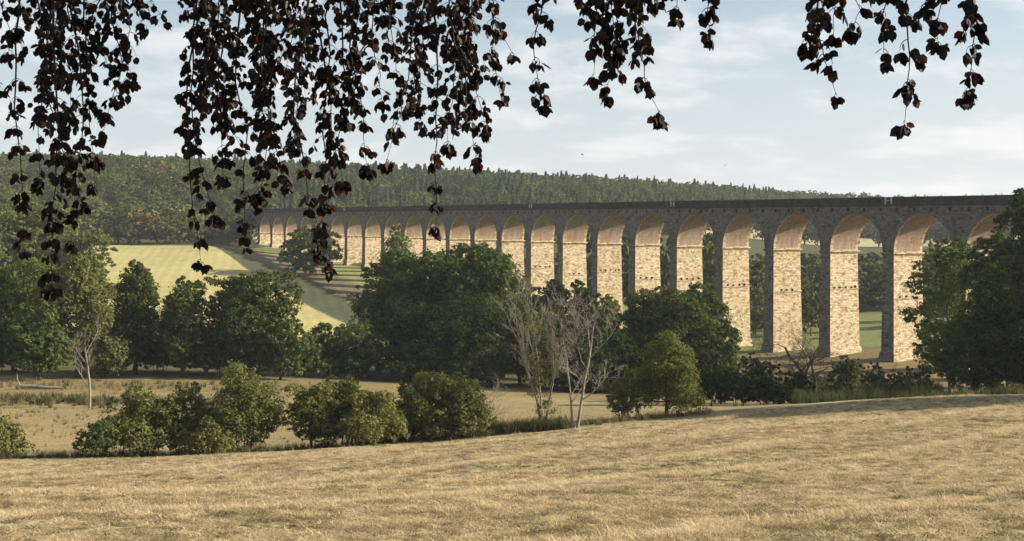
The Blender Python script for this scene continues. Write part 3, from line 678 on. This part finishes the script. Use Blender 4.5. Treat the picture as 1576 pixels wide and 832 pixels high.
rowl = [(15, 350, 560, 80, 0), (60, 305, 540, 105, 2), (118, 330, 585, 60, 0), (140, 318, 590, 70, 5), (182, 322, 592, 60, 1), (215, 320, 590, 60, 4), (242, 330, 588, 50, 4), (268, 305, 600, 70, 0), (262, 335, 585, 60, 5), (295, 322, 590, 50, 0), (200, 340, 584, 45, 5), (165, 345, 584, 40, 5), (338, 330, 600, 55, 1), (362, 318, 615, 55, 3), (385, 322, 630, 50, 3), (-40, 330, 560, 80, 1), (350, 350, 590, 40, 1)]
rl = ['mid green tree low at the far left behind the meadow', 'tall light green tree at the left corner of the meadow', 'green tree left of the pale tree in the meadow-top row', 'pale grey-green tree in the meadow-top row', 'darker green tree in the meadow-top row right of the pale one', 'turning brownish tree in the meadow-top row', 'smaller brownish tree right of the other turning tree', 'tallest green tree in the right half of the meadow-top row', 'pale bushy tree below the tallest one in the meadow-top row', 'green tree at the right end of the meadow-top row', 'low pale bush in the middle of the meadow-top row', 'low pale bush below the pale tree of the meadow-top row', 'dark tree where the meadow meets the wood', 'dark round tree just left of the first far arch', 'dark round tree above the first far arch', 'mid green tree beyond the left edge of the meadow', 'low dark tree at the meadow corner beside the viaduct end']
for (px, top, Y, w_, k), lab in zip(rowl, rl): pt(px, top, Y, w_, KB[k], lab, GM)
# wooded hill: the 280 that show largest as things, the rest as one wood
GW = 'trees of the hillside wood'
cand = []
hr = np.random.RandomState(21)
for Y in np.arange(612, 1180, 9.5):
    sp_x = 8.5
    for X in np.arange(-.47 * Y, .52 * Y, sp_x):
        x = X + hr.uniform(-3, 3); y = Y + hr.uniform(-3.5, 3.5); px = CX + F * x / y
        if y < 735 + 0 and px > 420: 
            if y < 660 + (px - 420) * .10: continue
        if px < 420 and y < 640: continue
        if px > 1090 and 738 < y < 872: continue
        if px > 1090 and y < 700: continue
        cand.append((x, y, px))
cand = np.array(cand); gzc = hz(cand[:, 0], cand[:, 1])
# a tree shows when its top stands above the nearer canopy
elev = (gzc + 14) / cand[:, 1]
bins = ((cand[:, 2] + 600) / 8).astype(int); vis = np.zeros(len(cand)); horizon = {}
for i in np.argsort(cand[:, 1]):
    b_ = bins[i]; hcur = max(horizon.get(b_, -1), horizon.get(b_ - 1, -1) if False else -1); vis[i] = max(0, elev[i] - max(hcur, (gzc[i]) / cand[i, 1])) * (1 if -40 < cand[i, 2] < 1616 else .1); horizon[b_] = max(hcur, elev[i])
order = np.argsort(-vis); top_i = set(order[:280].tolist())
stuff = []
for i in range(len(cand)):
    x, y, px = cand[i]; nz = vnoise(np.array([x]), np.array([y]), .012, 8)[0]
    con = (430 < px < 1190 and hr.rand() < .5 and not (.62 < nz)) or (y > 930 and px < 1190 and hr.rand() < .3)
    H = hr.uniform(10.5, 18.5) * (1.05 if con else .95)
    if px > 1150: H *= 1.02
    if i in top_i:
        K = KC[hr.randint(3)] if con else KF[hr.randint(4)]
        place(K, x, y, H, hr.uniform(5, 7) if con else hr.uniform(9.5, 16), 'conifer standing among the others on the wooded hillside' if con else 'round broadleaf tree standing in the hillside wood', 'tree', 'conifers of the hillside wood' if con else 'broadleaf trees of the hillside wood')
    else: stuff.append((x, y, gzc[i], H, con, hr.rand() * 6.28, hr.randint(4)))

def instancer(name, pts, protos, scale, rz, idx, kind='stuff', sz=None, tilt=None):
    """one object whose geometry nodes set protos on its points"""
    me = bpy.data.meshes.new(name); P_ = np.asarray(pts, np.float32); me.vertices.add(len(P_)); me.vertices.foreach_set('co', P_.ravel())
    sca = np.stack([scale, scale, sz if sz is not None else scale], 1).astype(np.float32)
    a = me.attributes.new('sca', 'FLOAT_VECTOR', 'POINT'); a.data.foreach_set('vector', sca.ravel())
    rt = np.zeros((len(P_), 3), np.float32); rt[:, 2] = rz
    if tilt is not None: rt[:, :2] = tilt
    a = me.attributes.new('rot', 'FLOAT_VECTOR', 'POINT'); a.data.foreach_set('vector', rt.ravel())
    a = me.attributes.new('idx', 'INT', 'POINT'); a.data.foreach_set('value', np.asarray(idx, np.int32))
    o = obj(name, me)
    col = bpy.data.collections.new(name + '_kinds')
    for k, pm in enumerate(protos):
        po = bpy.data.objects.new('%s_kind_%02d' % (name, k), pm); col.objects.link(po)
    ng = bpy.data.node_groups.new(name + '_scatter', 'GeometryNodeTree')
    ng.interface.new_socket('Geometry', in_out='INPUT', socket_type='NodeSocketGeometry'); ng.interface.new_socket('Geometry', in_out='OUTPUT', socket_type='NodeSocketGeometry')
    gi = ng.nodes.new('NodeGroupInput'); go = ng.nodes.new('NodeGroupOutput')
    ci = ng.nodes.new('GeometryNodeCollectionInfo'); ci.inputs['Collection'].default_value = col; ci.inputs['Separate Children'].default_value = True; ci.inputs['Reset Children'].default_value = True
    ip = ng.nodes.new('GeometryNodeInstanceOnPoints'); ip.inputs['Pick Instance'].default_value = True
    def na(nm, dt): n = ng.nodes.new('GeometryNodeInputNamedAttribute'); n.data_type = dt; n.inputs['Name'].default_value = nm; return [q for q in n.outputs if q.enabled][0]
    ng.links.new(gi.outputs[0], ip.inputs['Points']); ng.links.new(ci.outputs[0], ip.inputs['Instance'])
    ng.links.new(na('idx', 'INT'), ip.inputs['Instance Index']); ng.links.new(na('rot', 'FLOAT_VECTOR'), ip.inputs['Rotation']); ng.links.new(na('sca', 'FLOAT_VECTOR'), ip.inputs['Scale'])
    ng.links.new(ip.outputs[0], go.inputs[0])
    md = o.modifiers.new('scatter', 'NODES'); md.node_group = ng
    tag(o, kind=kind); return o
def joined(K):   # trunk and crown of a far kind as one mesh
    me = K[2]; return me
st = np.array([(s[0], s[1], s[2], s[3], s[4], s[5], s[6]) for s in stuff])
prot = [joined(k) for k in KC] + [joined(k) for k in KF]
hts = [k[4] for k in KC] + [k[4] for k in KF]; wds = [k[3] for k in KC] + [k[3] for k in KF]
idx = np.where(st[:, 4] > 0, st[:, 6] % 3, 3 + st[:, 6]).astype(int)
wd_ = np.where(st[:, 4] > 0, 7.4, 12.5) * hr.uniform(.7, 1.3, len(st)) / np.array(wds)[idx]
tag(instancer('hillside_wood', st[:, :3], prot, wd_, st[:, 5], idx, sz=st[:, 3] / np.array(hts)[idx]), 'dense mixed wood covering the far hillside behind the viaduct', 'wood')

# ------------------------------------------------------------------ dead and bare trees
def branchy(name, mat, seed, H, r0, stems, depth=4, spread=.62, kids=4, up=.25, twig=1., crook=.12, first=.25, lf=1.):
    r = np.random.RandomState(seed); T = Tubes()
    def grow(p, d, L, rad, k):
        n = 7 if k == depth else 5; pts = [p]; dd = d.copy()
        for i in range(n - 1):
            dd = dd + r.normal(size=3) * crook + np.array([0, 0, up * .12]); dd /= np.linalg.norm(dd); pts.append(pts[-1] + dd * L / (n - 1))
        pts = np.array(pts); end = rad * (.45 if k else .25)
        T.add(pts, np.linspace(rad, end, n), 7 if k > 2 else 4)
        if k == 0: return
        m_ = kids + (2 if k == depth else r.randint(0, 2))
        for c_ in range(m_):
            f = first + (1 - first) * (c_ + r.rand()) / m_ if k == depth else .25 + .75 * (c_ + r.rand()) / m_
            i = min(n - 2, int(f * (n - 1))); q = f * (n - 1) - i; s = pts[i] * (1 - q) + pts[i + 1] * q
            ax = pts[i + 1] - pts[i]; ax /= np.linalg.norm(ax); a = rdir(r, 1)[0]; a -= ax * a.dot(ax); a /= np.linalg.norm(a)
            nd = ax * (1 - spread * r.uniform(.7, 1.2)) + a * spread + np.array([0, 0, up * .5]); nd /= np.linalg.norm(nd)
            grow(s, nd, L * r.uniform(.38, .62) * lf, max(.011, rad * (1 - .5 * f) * r.uniform(.38, .55)), k - 1)
    for (ox, tx, ty, hh, rr) in stems:
        d = np.array([tx, ty, 1.]); d /= np.linalg.norm(d); grow(np.array([ox, 0, -.4]), d, hh, rr, depth)
    return T.mesh(name, mat)
def dead(name, label, cat, px, top, Y, seed, mat, **kw):
    X = px2X(px, Y); gz = g1(X, Y); H = (HY - top) / F * Y - gz
    root = empty(name, (X, Y, gz)); tag(root, label, cat)
    stems = kw.pop('stems', [(0, 0, 0, .72, 1.)]); r0 = kw.pop('r0', H * .018)
    me = branchy('trunk', mat, seed, H, r0, [(a, b, c_, d * H, r0 * e) for a, b, c_, d, e in stems], **kw)
    obj('trunk', me, root); return root, H
dead('dead_tree', 'slender bleached white dead tree before the left valley belt', 'dead tree', 138, 508, 152, 5, BARK_W, spread=.46, kids=5, depth=3, crook=.07, stems=[(0, .0, 0, .82, 1.)], r0=.17, first=.3)
dead('dead_tree', 'grey dead tree with two pale trunks right of the hedge', 'dead tree', 888, 452, 106, 27, BARK_W, stems=[(0, .02, .05, .80, 1.), (-.35, -.04, .1, .66, .75)], r0=.14, depth=4, spread=.62, kids=5, crook=.10, first=.3, up=.35, lf=.85)
rt, H_ = dead('half_dead_tree', 'bare-topped grey tree with sparse leaves low on its trunk, left of the dead tree', 'tree', 836, 452, 107, 9, BARK_G, stems=[(0, -.16, 0, .80, 1.), (.2, .12, 0, .76, .75), (-.1, -.02, .2, .84, .7)], r0=.12, depth=4, kids=4, spread=.36, crook=.12, up=.4, lf=.82)
lob = [(-.3, 0, H_ * .30, 1.0, 1.0, 1.1), (.3, .1, H_ * .14, .9, .8, .9), (-.9, .4, H_ * .52, .8, .8, .9), (.7, 0, H_ * .62, .9, .8, .9), (0, 0, H_ * .44, .9, .8, .8), (-1.2, 0, H_ * .72, .8, .7, .8), (1.2, .2, H_ * .45, .8, .7, .8)]
obj('crown', crown('crown', lob, 190, 16, .085, L_WIL, 91, rc=.45), rt)
dead('dead_shrub', 'short grey dead shrub at the right end of the hedge', 'dead shrub', 752, 566, 112, 15, BARK_W, stems=[(0, .1, 0, .7, 1.), (.2, -.3, 0, .6, .8), (-.1, .3, .1, .55, .8)], r0=.07, depth=3, kids=4, spread=.7)
rt, H_ = dead('bare_tree', 'dark leafless crooked tree in front of the second lit pier', 'dead tree', 1246, 462, 185, 41, BARK_D, stems=[(0, .0, 0, .62, 1.), (.1, -.35, 0, .5, .8), (.1, .4, 0, .5, .8)], r0=.34, depth=4, spread=.75, kids=5, up=.2, crook=.17, lf=1.05)
lg = Tubes(); lg.add([(-3.2, 0, .45), (-1, .2, .4), (1, -.1, .3), (3, .1, .22)], [.30, .28, .22, .12], 8); lg.add([(-2.6, 0, .4), (-2.9, -.3, 1.4), (-3.0, -.2, 2.2)], [.1, .07, .02], 5); lg.add([(-.5, 0, .4), (.2, -.5, .9)], [.08, .03], 5)
X = px2X(62, 172); lo = obj('fallen_log', lg.mesh('fallen_log', BARK_W), None, (X, 172, g1(X, 172))); tag(lo, 'bleached fallen trunk lying in rough grass at the far left', 'log')

# ------------------------------------------------------------------ overhanging copper beech
m, t = new_mat('copper_beech_leaf')
g = N(t, 'ShaderNodeNewGeometry'); c = ramp(t, g.outputs['Random Per Island'], [(.0, (.006, .0045, .0045)), (.72, (.009, .0065, .006)), (.90, (.022, .011, .009)), (.985, (.08, .036, .020))])
p_ = N(t, 'ShaderNodeBsdfPrincipled'); p_.inputs['Roughness'].default_value = .55; p_.inputs['Specular IOR Level'].default_value = .25; t.links.new(c, p_.inputs['Base Color'])
tl = N(t, 'ShaderNodeBsdfTranslucent'); t.links.new(mix(t, 1., c, (1.6, .55, .35), 'MULTIPLY'), tl.inputs[0]); mx = N(t, 'ShaderNodeMixShader'); mx.inputs[0].default_value = .2
t.links.new(p_.outputs[0], mx.inputs[1]); t.links.new(tl.outputs[0], mx.inputs[2]); o_ = N(t, 'ShaderNodeOutputMaterial'); t.links.new(mx.outputs[0], o_.inputs[0]); BEECH = m
BARK_B = bark_mat('beech_twig', (.018, .014, .012), (.05, .04, .034), 20.)
beech = empty('copper_beech_tree', (7.5, -3.0, g1(7.5, -3))); tag(beech, 'copper beech hanging its dark purple leafy branches across the top of the view', 'tree')
bo = np.array(beech.location)
def wp(px, py, Y): return np.array([(px - CX) / F * Y, Y, (HY - py) / F * Y])
LT = np.array([(0, 0, 0), (0, .35, -.03), (0, .7, -.02), (0, 1, .05), (-.33, .26, .05), (-.32, .66, .06), (.33, .26, .05), (.32, .66, .06)])
LF = np.array([(0, 4, 1), (4, 5, 2), (4, 2, 1), (5, 3, 2), (0, 1, 6), (6, 1, 2), (6, 2, 7), (7, 2, 3)])
def leaves_mesh(items, r):
    n = len(items); base = np.array([i[0] for i in items]); ax = np.array([i[1] for i in items]); L_ = np.array([i[2] for i in items])
    ax = ax / np.linalg.norm(ax, axis=1)[:, None]; q = rdir(r, n); sx = np.cross(ax, q); sx /= np.linalg.norm(sx, axis=1)[:, None]; nz = np.cross(sx, ax)
    wdt = r.uniform(.75, 1.25, n)[:, None, None]; crl = r.uniform(.2, 3.2, n)[:, None, None]
    V = base[:, None, :] + L_[:, None, None] * (LT[None, :, 0:1] * wdt * sx[:, None, :] + LT[None, :, 1:2] * ax[:, None, :] + LT[None, :, 2:3] * crl * nz[:, None, :])
    Fc = (LF[None] + np.arange(n)[:, None, None] * 8).reshape(-1, 3)
    return np_mesh('leaves', V.reshape(-1, 3), Fc, BEECH)
def spray(x0, x1, y1, wid, Y, seed, dens=1., ys=-90, bare=0.):
    r = np.random.RandomState(seed); T = Tubes(); it = []; s = Y / F       # metres per pixel at that distance
    n = 14; q = np.linspace(0, 1, n); bow = r.uniform(-.16, .16) * (y1 - ys) * .4
    px = x0 + (x1 - x0) * q ** 1.2 + bow * np.sin(q * np.pi) + 3 * np.cumsum(r.normal(size=n)) * 1.5 * np.sin(q * np.pi); py = ys + (y1 - 12 - ys) * q
    dY = np.cumsum(r.normal(size=n)) * .02
    pts = np.array([wp(a, b_, Y + c_) for a, b_, c_ in zip(px, py, dY)]) - bo
    Lg = (y1 - ys); T.add(pts, np.linspace(.0026 + .000014 * Lg, .0012, n), 5)
    def put(p, d, near_tip=False):
        k = 1 + (r.rand() < .55) + (r.rand() < .3)
        for _ in range(k):
            a = d * .45 + np.array([r.normal() * .5, r.normal() * .5, -.75 + r.normal() * .35]); a /= np.linalg.norm(a)
            pet = p + a * .008; it.append((pet, a, r.uniform(.036, .070) * (1.04 if Y < 7.5 else 1.)))
    def at_(f):
        f = min(.999, max(0, f)); j = min(n - 2, int(f * (n - 1))); g_ = f * (n - 1) - j; return pts[j] * (1 - g_) + pts[j + 1] * g_
    gap = 27 if wid > 26 else 31; nn_ = max(3, int(Lg / gap * dens))
    for i in range(nn_):
        f = (i + .5 + r.uniform(-.33, .33)) / nn_
        big = r.rand() < .8; nlat = (2 if big else 1) + (wid > 34 and r.rand() < .5)
        for q_ in range(nlat):
            p = at_(f + r.uniform(-.12, .12) / nn_)
            wl = max(13, wid * r.uniform(.25, .95 if x0 < 800 else 1.15)) * s * (1 - .62 * f ** 1.5); side = 1 if (i + q_) % 2 else -1
            d = np.array([side * r.uniform(.45, 1.), r.uniform(-.8, .8), -.25]); m_ = 5; lp = [p]; dd = d / np.linalg.norm(d)
            seg = wl * 1.2 / (m_ - 1)
            for k in range(m_ - 1):
                lp.append(lp[-1] + dd * seg); dd = dd * .8 + np.array([0, 0, -.36]) + r.normal(size=3) * .14; dd /= np.linalg.norm(dd)
            lp = np.array(lp); T.add(lp, np.linspace(.0024, .0010, m_), 4)
            nlv = max(2, int(wl / .030))
            for k in range(nlv):
                h = .25 + .75 * (k + r.rand()) / nlv; jj = min(m_ - 2, int(h * (m_ - 1))); e = h * (m_ - 1) - jj; put(lp[jj] * (1 - e) + lp[jj + 1] * e, dd)
            put(lp[-1], dd)
        if r.rand() < .6: put(at_(f), np.array([r.choice((-1, 1)), 0, 0.]))
    for _ in range(4): put(pts[-1], np.array([r.normal(), 0, -1.]))
    br = obj('hanging_branch', T.mesh('hanging_branch', BARK_B), beech)
    obj('leaves', leaves_mesh(it, r), br)
    return pts[0]
SP = [ # x at the top, x and y of the tip, side width, distance
 (-30, 4, 150, 30, 8.5), (-8, 12, 95, 30, 8.8), (25, 20, 60, 26, 8.4), (40, 38, 398, 24, 8.6), (55, 60, 300, 34, 8.8), (75, 80, 462, 36, 8.3), (95, 108, 388, 40, 8.6), (115, 128, 330, 40, 8.4), (135, 146, 300, 36, 8.7), (70, 62, 190, 40, 8.9), (150, 152, 225, 38, 8.5), (165, 200, 138, 36, 8.3), (185, 185, 165, 30, 8.6), (210, 218, 60, 34, 8.4), (240, 256, 44, 30, 8.2), (100, 110, 190, 44, 9.0),
 (300, 297, 238, 20, 8.0), (318, 310, 420, 22, 8.4), (320, 334, 352, 34, 8.6), (345, 342, 290, 40, 8.3), (368, 378, 392, 26, 8.7), (385, 398, 330, 36, 8.4), (410, 420, 262, 42, 8.5), (430, 442, 300, 40, 8.2), (455, 452, 240, 44, 8.7), (470, 486, 402, 34, 8.5), (490, 508, 428, 22, 8.1), (505, 498, 330, 36, 8.6), (520, 528, 296, 36, 8.4), (335, 360, 180, 46, 8.9), (395, 400, 170, 48, 8.8), (460, 470, 160, 50, 9.0), (545, 566, 276, 24, 8.2), (540, 540, 160, 40, 8.6), (300, 312, 160, 30, 8.6), (430, 440, 120, 46, 9.1), (365, 372, 240, 40, 8.9),
 (575, 590, 185, 30, 8.4), (640, 594, 264, 28, 7.8), (605, 612, 132, 34, 8.3), (630, 640, 180, 34, 8.2), (660, 672, 366, 24, 7.9), (650, 652, 210, 30, 8.4), (690, 690, 240, 36, 8.1), (712, 735, 262, 34, 7.9), (705, 716, 200, 42, 8.4), (735, 748, 214, 38, 8.2), (745, 772, 165, 30, 8.0), (755, 790, 96, 26, 8.0), (725, 722, 110, 44, 8.6), (590, 598, 80, 40, 8.5),
 (815, 820, 16, 24, 7.0), (868, 836, 172, 24, 7.0), (905, 903, 42, 26, 6.9), (922, 914, 132, 14, 6.8), (938, 934, 158, 30, 7.0), (955, 950, 90, 38, 7.0), (975, 985, 80, 38, 7.1), (990, 1020, 196, 24, 6.7), (1030, 1042, 40, 22, 6.9), (1112, 1096, 70, 18, 6.6),
 (1238, 1240, 86, 28, 6.5), (1268, 1288, 160, 34, 6.3), (1310, 1312, 58, 36, 6.5), (1285, 1282, 70, 36, 6.6), (1372, 1362, 105, 26, 6.3), (1392, 1392, 206, 26, 6.2), (1400, 1408, 40, 30, 6.5), (1450, 1444, 80, 22, 6.3), (1478, 1484, 160, 26, 6.2), (1500, 1498, 30, 24, 6.4)]
tops = []
for i, (x0, x1, y1, wd, Y) in enumerate(SP):
    tops.append(spray(x0, x1, y1, wd, Y, 500 + i, dens=1.1 if x0 < 800 else 1.0))
# boughs above the frame that carry the sprays, and the trunk to the right behind the camera
T = Tubes(); hub = np.array([7.5, -3.0, 3.2]) - bo
T.add([np.array([0, 0, -.8]), np.array([0.05, 0, 1.5]), hub, hub + np.array([.1, .1, 5.]), hub + np.array([-.2, .3, 10.])], [.75, .6, .5, .36, .12], 14)
obj('trunk', T.mesh('trunk', BARK_B), beech)
ta = np.array(tops); groups = [ta[(ta[:, 0] + bo[0] >= a) & (ta[:, 0] + bo[0] < b_)] for a, b_ in ((-9, -2.6), (-2.6, -1.05), (-1.05, .1), (.1, 1.2), (1.2, 9))]
for gsel in groups:
    if not len(gsel): continue
    gsel = gsel[np.argsort(-gsel[:, 0])]; T = Tubes()
    far = gsel[-1] + np.array([-.3, .1, .25]); start = hub + np.array([0, 0, .6]); midp = (start + far) / 2 + np.array([0, 2.0, 1.5])
    q = np.linspace(0, 1, 30)[:, None]; bp = start * (1 - q) ** 2 + 2 * midp * q * (1 - q) + far * q ** 2
    # keep bough above the picture
    bp[:, 2] = np.maximum(bp[:, 2], (.205 * np.maximum(bp[:, 1] + bo[1], 0) + .25) - bo[2])
    T.add(bp, np.linspace(.13, .015, 30), 8)
    for tp in gsel:
        d = np.linalg.norm(bp - tp, axis=1); j = min(29, max(0, int(np.argmin(d)) - 2)); mid = (bp[j] + tp) / 2 + np.array([0, 0, .08])
        q2 = np.linspace(0, 1, 8)[:, None]; T.add(bp[j] * (1 - q2) ** 2 + 2 * mid * q2 * (1 - q2) + tp * q2 ** 2, np.linspace(.016, .006, 8), 5)
    obj('bough', T.mesh('bough', BARK_B), beech)
lob = []  # crown outside the view, added sunward to shade the hanging leaves
cr2 = np.random.RandomState(3)
for i in range(16): lob.append((cr2.uniform(-2, 6.5), cr2.uniform(-3, 12.5), cr2.uniform(5.5, 10.5), 2.2, 2.2, 1.5))
lob = [l for l in lob if l[0] + 7.5 - 2.4 > .42 * (l[1] - 3 + 2) or l[2] - 3.2 > .205 * (l[1] - 3 + 2.2) + 2]
obj('crown', crown('crown', lob, 900, 40, .055, BEECH, 33, rc=.32), beech)

# ------------------------------------------------------------------ birds
def bird(px, py, Y, span, yaw, dihed, label):
    m, t = (MATS['bird_feather'], None) if 'bird_feather' in MATS else new_mat('bird_feather')
    if t: finish(t, (.02, .019, .018), .8)
    T = Tubes(); b_ = span * .22
    T.add([(0, -b_, 0), (0, -b_ * .5, .01), (0, 0, .0), (0, b_ * .6, 0), (0, b_ * 1.1, .01), (0, b_ * 1.3, 0)], np.array([.1, .5, .7, .55, .35, .05]) * b_ * .45, 8)
    V = list(np.concatenate(T.V)); Qd = list(np.concatenate(T.Q)); ws = []
    for s in (-1, 1):
        k = len(V); h = dihed * span * .5
        V += [(0, b_ * .5, .01), (0, -b_ * .3, .01), (s * span * .25, b_ * .75, h * .8), (s * span * .25, -b_ * .2, h * .7), (s * span * .5, b_ * .1, h * .6), (s * span * .5, -b_ * .15, h * .6)]
        Qd += [(k, k+1, k+3, k+2), (k+2, k+3, k+5, k+4)]
    k = len(V); V += [(0, -b_ * .8, 0), (-b_ * .4, -b_ * 1.7, 0), (b_ * .4, -b_ * 1.7, 0)]; Qd.append((k, k+1, k+2, k+2))
    Qt = [q for q in Qd if len(set(q)) == 4]
    o = obj('bird', np_mesh('bird', np.array(V, float), [np.array(Qt), np.array([(k, k+1, k+2)])], m), None, tuple(wp(px, py, Y))); o.rotation_euler = (R(15), R(20), yaw); tag(o, label, 'bird')
bird(896, 238, 90, .36, 1.0, .5, 'small dark bird flying above the middle of the viaduct')
bird(1116, 254, 160, .55, .3, .12, 'tiny gliding bird far off, right of the other bird')

# ------------------------------------------------------------------ grass and weeds
def straw_mat(name, a, b_, tr=.35):
    m, t = new_mat(name); g = N(t, 'ShaderNodeNewGeometry'); oi = N(t, 'ShaderNodeObjectInfo')
    c = ramp(t, M(t, 'ADD', M(t, 'MULTIPLY', g.outputs['Random Per Island'], .4), M(t, 'MULTIPLY', oi.outputs['Random'], .6)), [(.1, a), (.9, b_)])
    d = N(t, 'ShaderNodeBsdfDiffuse'); tl = N(t, 'ShaderNodeBsdfTranslucent'); mx = N(t, 'ShaderNodeMixShader'); mx.inputs[0].default_value = tr; o = N(t, 'ShaderNodeOutputMaterial')
    t.links.new(c, d.inputs[0]); t.links.new(c, tl.inputs[0]); t.links.new(d.outputs[0], mx.inputs[1]); t.links.new(tl.outputs[0], mx.inputs[2]); t.links.new(mx.outputs[0], o.inputs[0]); return m
STRAW = straw_mat('dry_grass', (.30, .22, .11), (.76, .64, .41)); STRAW_D = straw_mat('brown_grass', (.11, .09, .05), (.32, .255, .14)); WEED = straw_mat('green_weed', (.04, .055, .02), (.12, .13, .05))
def tuft(seed, n, h, spread, lean, wdt, mat):
    r = np.random.RandomState(seed); V = []; Qd = []
    for i in range(n):
        a = r.rand() * 6.28; p = np.array([math.cos(a), math.sin(a), 0]) * spread * r.rand() ** .5; b_ = r.rand() * 6.28; o = np.array([math.cos(b_), math.sin(b_), 0]); hh = h * r.uniform(.4, 1.15); ln = lean * r.uniform(.3, 1.5) * hh
        sd = np.array([-o[1], o[0], 0]) * wdt * r.uniform(.6, 1.3); k = len(V)
        for f, z in ((0, -.02), (.5, .62), (1, .92)):
            c_ = p + o * ln * f ** 1.6 + np.array([0, 0, hh * z / max(1, .8 + ln / hh * .5)]); wf = (1 - f * .75); V += [c_ - sd * wf, c_ + sd * wf]
        Qd += [(k, k+1, k+3, k+2), (k+2, k+3, k+5, k+4)]
    return np_mesh('tuft', np.array(V), np.array(Qd), mat)
tu = [tuft(1, 24, .075, .14, 2.2, .006, STRAW), tuft(2, 24, .055, .20, 3.4, .0065, STRAW), tuft(3, 24, .13, .12, 1.5, .005, STRAW), tuft(4, 26, .06, .20, 3.4, .006, STRAW_D), tuft(5, 26, .09, .17, 2.6, .006, STRAW_D), tuft(6, 14, .24, .08, .7, .0035, STRAW), tuft(7, 30, .06, .13, 1.8, .007, WEED)]
gr = np.random.RandomState(8)
def scatter(y0, y1, n, p=1.0):
    y = (gr.rand(n) * (y1 ** (2 * p) - y0 ** (2 * p)) + y0 ** (2 * p)) ** (1 / (2 * p)) ; x = gr.uniform(-.46, .46, n) * y + gr.uniform(-3, 3, n); return x, y
pts = []
x, y = scatter(11, 34, 52000); x2, y2 = scatter(34, 70, 80000); x3, y3 = scatter(70, 124, 70000)
x = np.concatenate([x, x2, x3]); y = np.concatenate([y, y2, y3])
crest = 101 + 18 * sst(0, 45, x); ok = y < crest + 3
x = x[ok]; y = y[ok]
# bands of longer grass run away to the right
dirn = x * .785 - y * .62
band = np.clip(.35 + .55 * swath_bands(x, y), 0, 1); patch = vnoise(x, y, 1.5, 13) * .6 + vnoise(x, y, .45, 15) * .4
keep = gr.rand(len(x)) < .35 + .9 * sst(.3, .6, band * .6 + patch * .4)
x = x[keep]; y = y[keep]; band = band[keep]; patch = patch[keep]
dark_p = gr.rand(len(x)) < .26 + .42 * (patch < .40) - .5 * (band > .58)
idx = np.where(dark_p, 3 + gr.randint(0, 2, len(x)), np.where((band > .62) & (gr.rand(len(x)) < .35), 2, gr.randint(0, 2, len(x)))); idx = np.where((gr.rand(len(x)) < .006), 5, idx); idx = np.where(gr.rand(len(x)) < .16 * sst(.55, .8, vnoise(x, y, .21, 44)), 6, idx)
scl = gr.uniform(.5, 1.1, len(x)) * (1 + .45 * (band > .62)) * (1 + np.clip((y - 30) / 60, 0, 1) * .9)
tag(instancer('dry_grass', np.stack([x, y, hz(x, y)], 1), tu, scl, gr.rand(len(x)) * 6.28, idx), 'short dry straw-coloured grass covering the near field', 'grass')
# rough weeds along the field edge and among the hedge
tw = [tuft(21, 30, .8, .25, .4, .012, STRAW_D), tuft(22, 34, .7, .3, .5, .02, WEED), tuft(23, 34, 1.0, .35, .35, .022, WEED)]
xs_, ys_, sc_, id_ = [], [], [], []
def weeds(pa, Ya, pb, Yb, n, wd, s, kinds):
    f = gr.rand(n); Y_ = Ya + (Yb - Ya) * f + gr.normal(size=n) * wd; X_ = px2X(pa + (pb - pa) * f, Y_); xs_.extend(X_); ys_.extend(Y_); sc_.extend(gr.uniform(.6, 1.3, n) * s); id_.extend(gr.choice(kinds, n))
weeds(-60, 100, 450, 102, 420, 1.0, .75, [0, 1, 1]); weeds(450, 104, 760, 106, 300, 1.0, .8, [0, 1]); weeds(740, 109, 870, 107, 260, .9, 1.25, [0, 1, 1]); weeds(870, 108, 1100, 115, 160, 1., .7, [0, 0, 1])
weeds(1225, 140, 1420, 142, 420, 2.0, 1.5, [1, 2]); weeds(1400, 140, 1700, 140, 300, 2., 1.3, [1, 2, 0]); weeds(-80, 160, 170, 158, 300, 3., 1.1, [0, 1, 1]); weeds(170, 160, 330, 158, 160, 2.5, 1.0, [0, 1]); weeds(-80, 176, 480, 182, 260, 3.5, 1.0, [0, 0, 1])
weeds(1120, 215, 1420, 220, 900, 14., 1.1, [0, 0, 0, 1])
weeds(-80, 140, 760, 138, 700, 11., .55, [0, 0, 0, 1]); weeds(1250, 198, 1450, 200, 260, 3., 1.8, [1, 2])
xs_ = np.array(xs_); ys_ = np.array(ys_)
tag(instancer('rough_weeds', np.stack([xs_, ys_, hz(xs_, ys_)], 1), tw, np.array(sc_), gr.rand(len(xs_)) * 6.28, np.array(id_)), 'rough weeds and tall dry stalks along the field edges', 'weeds')
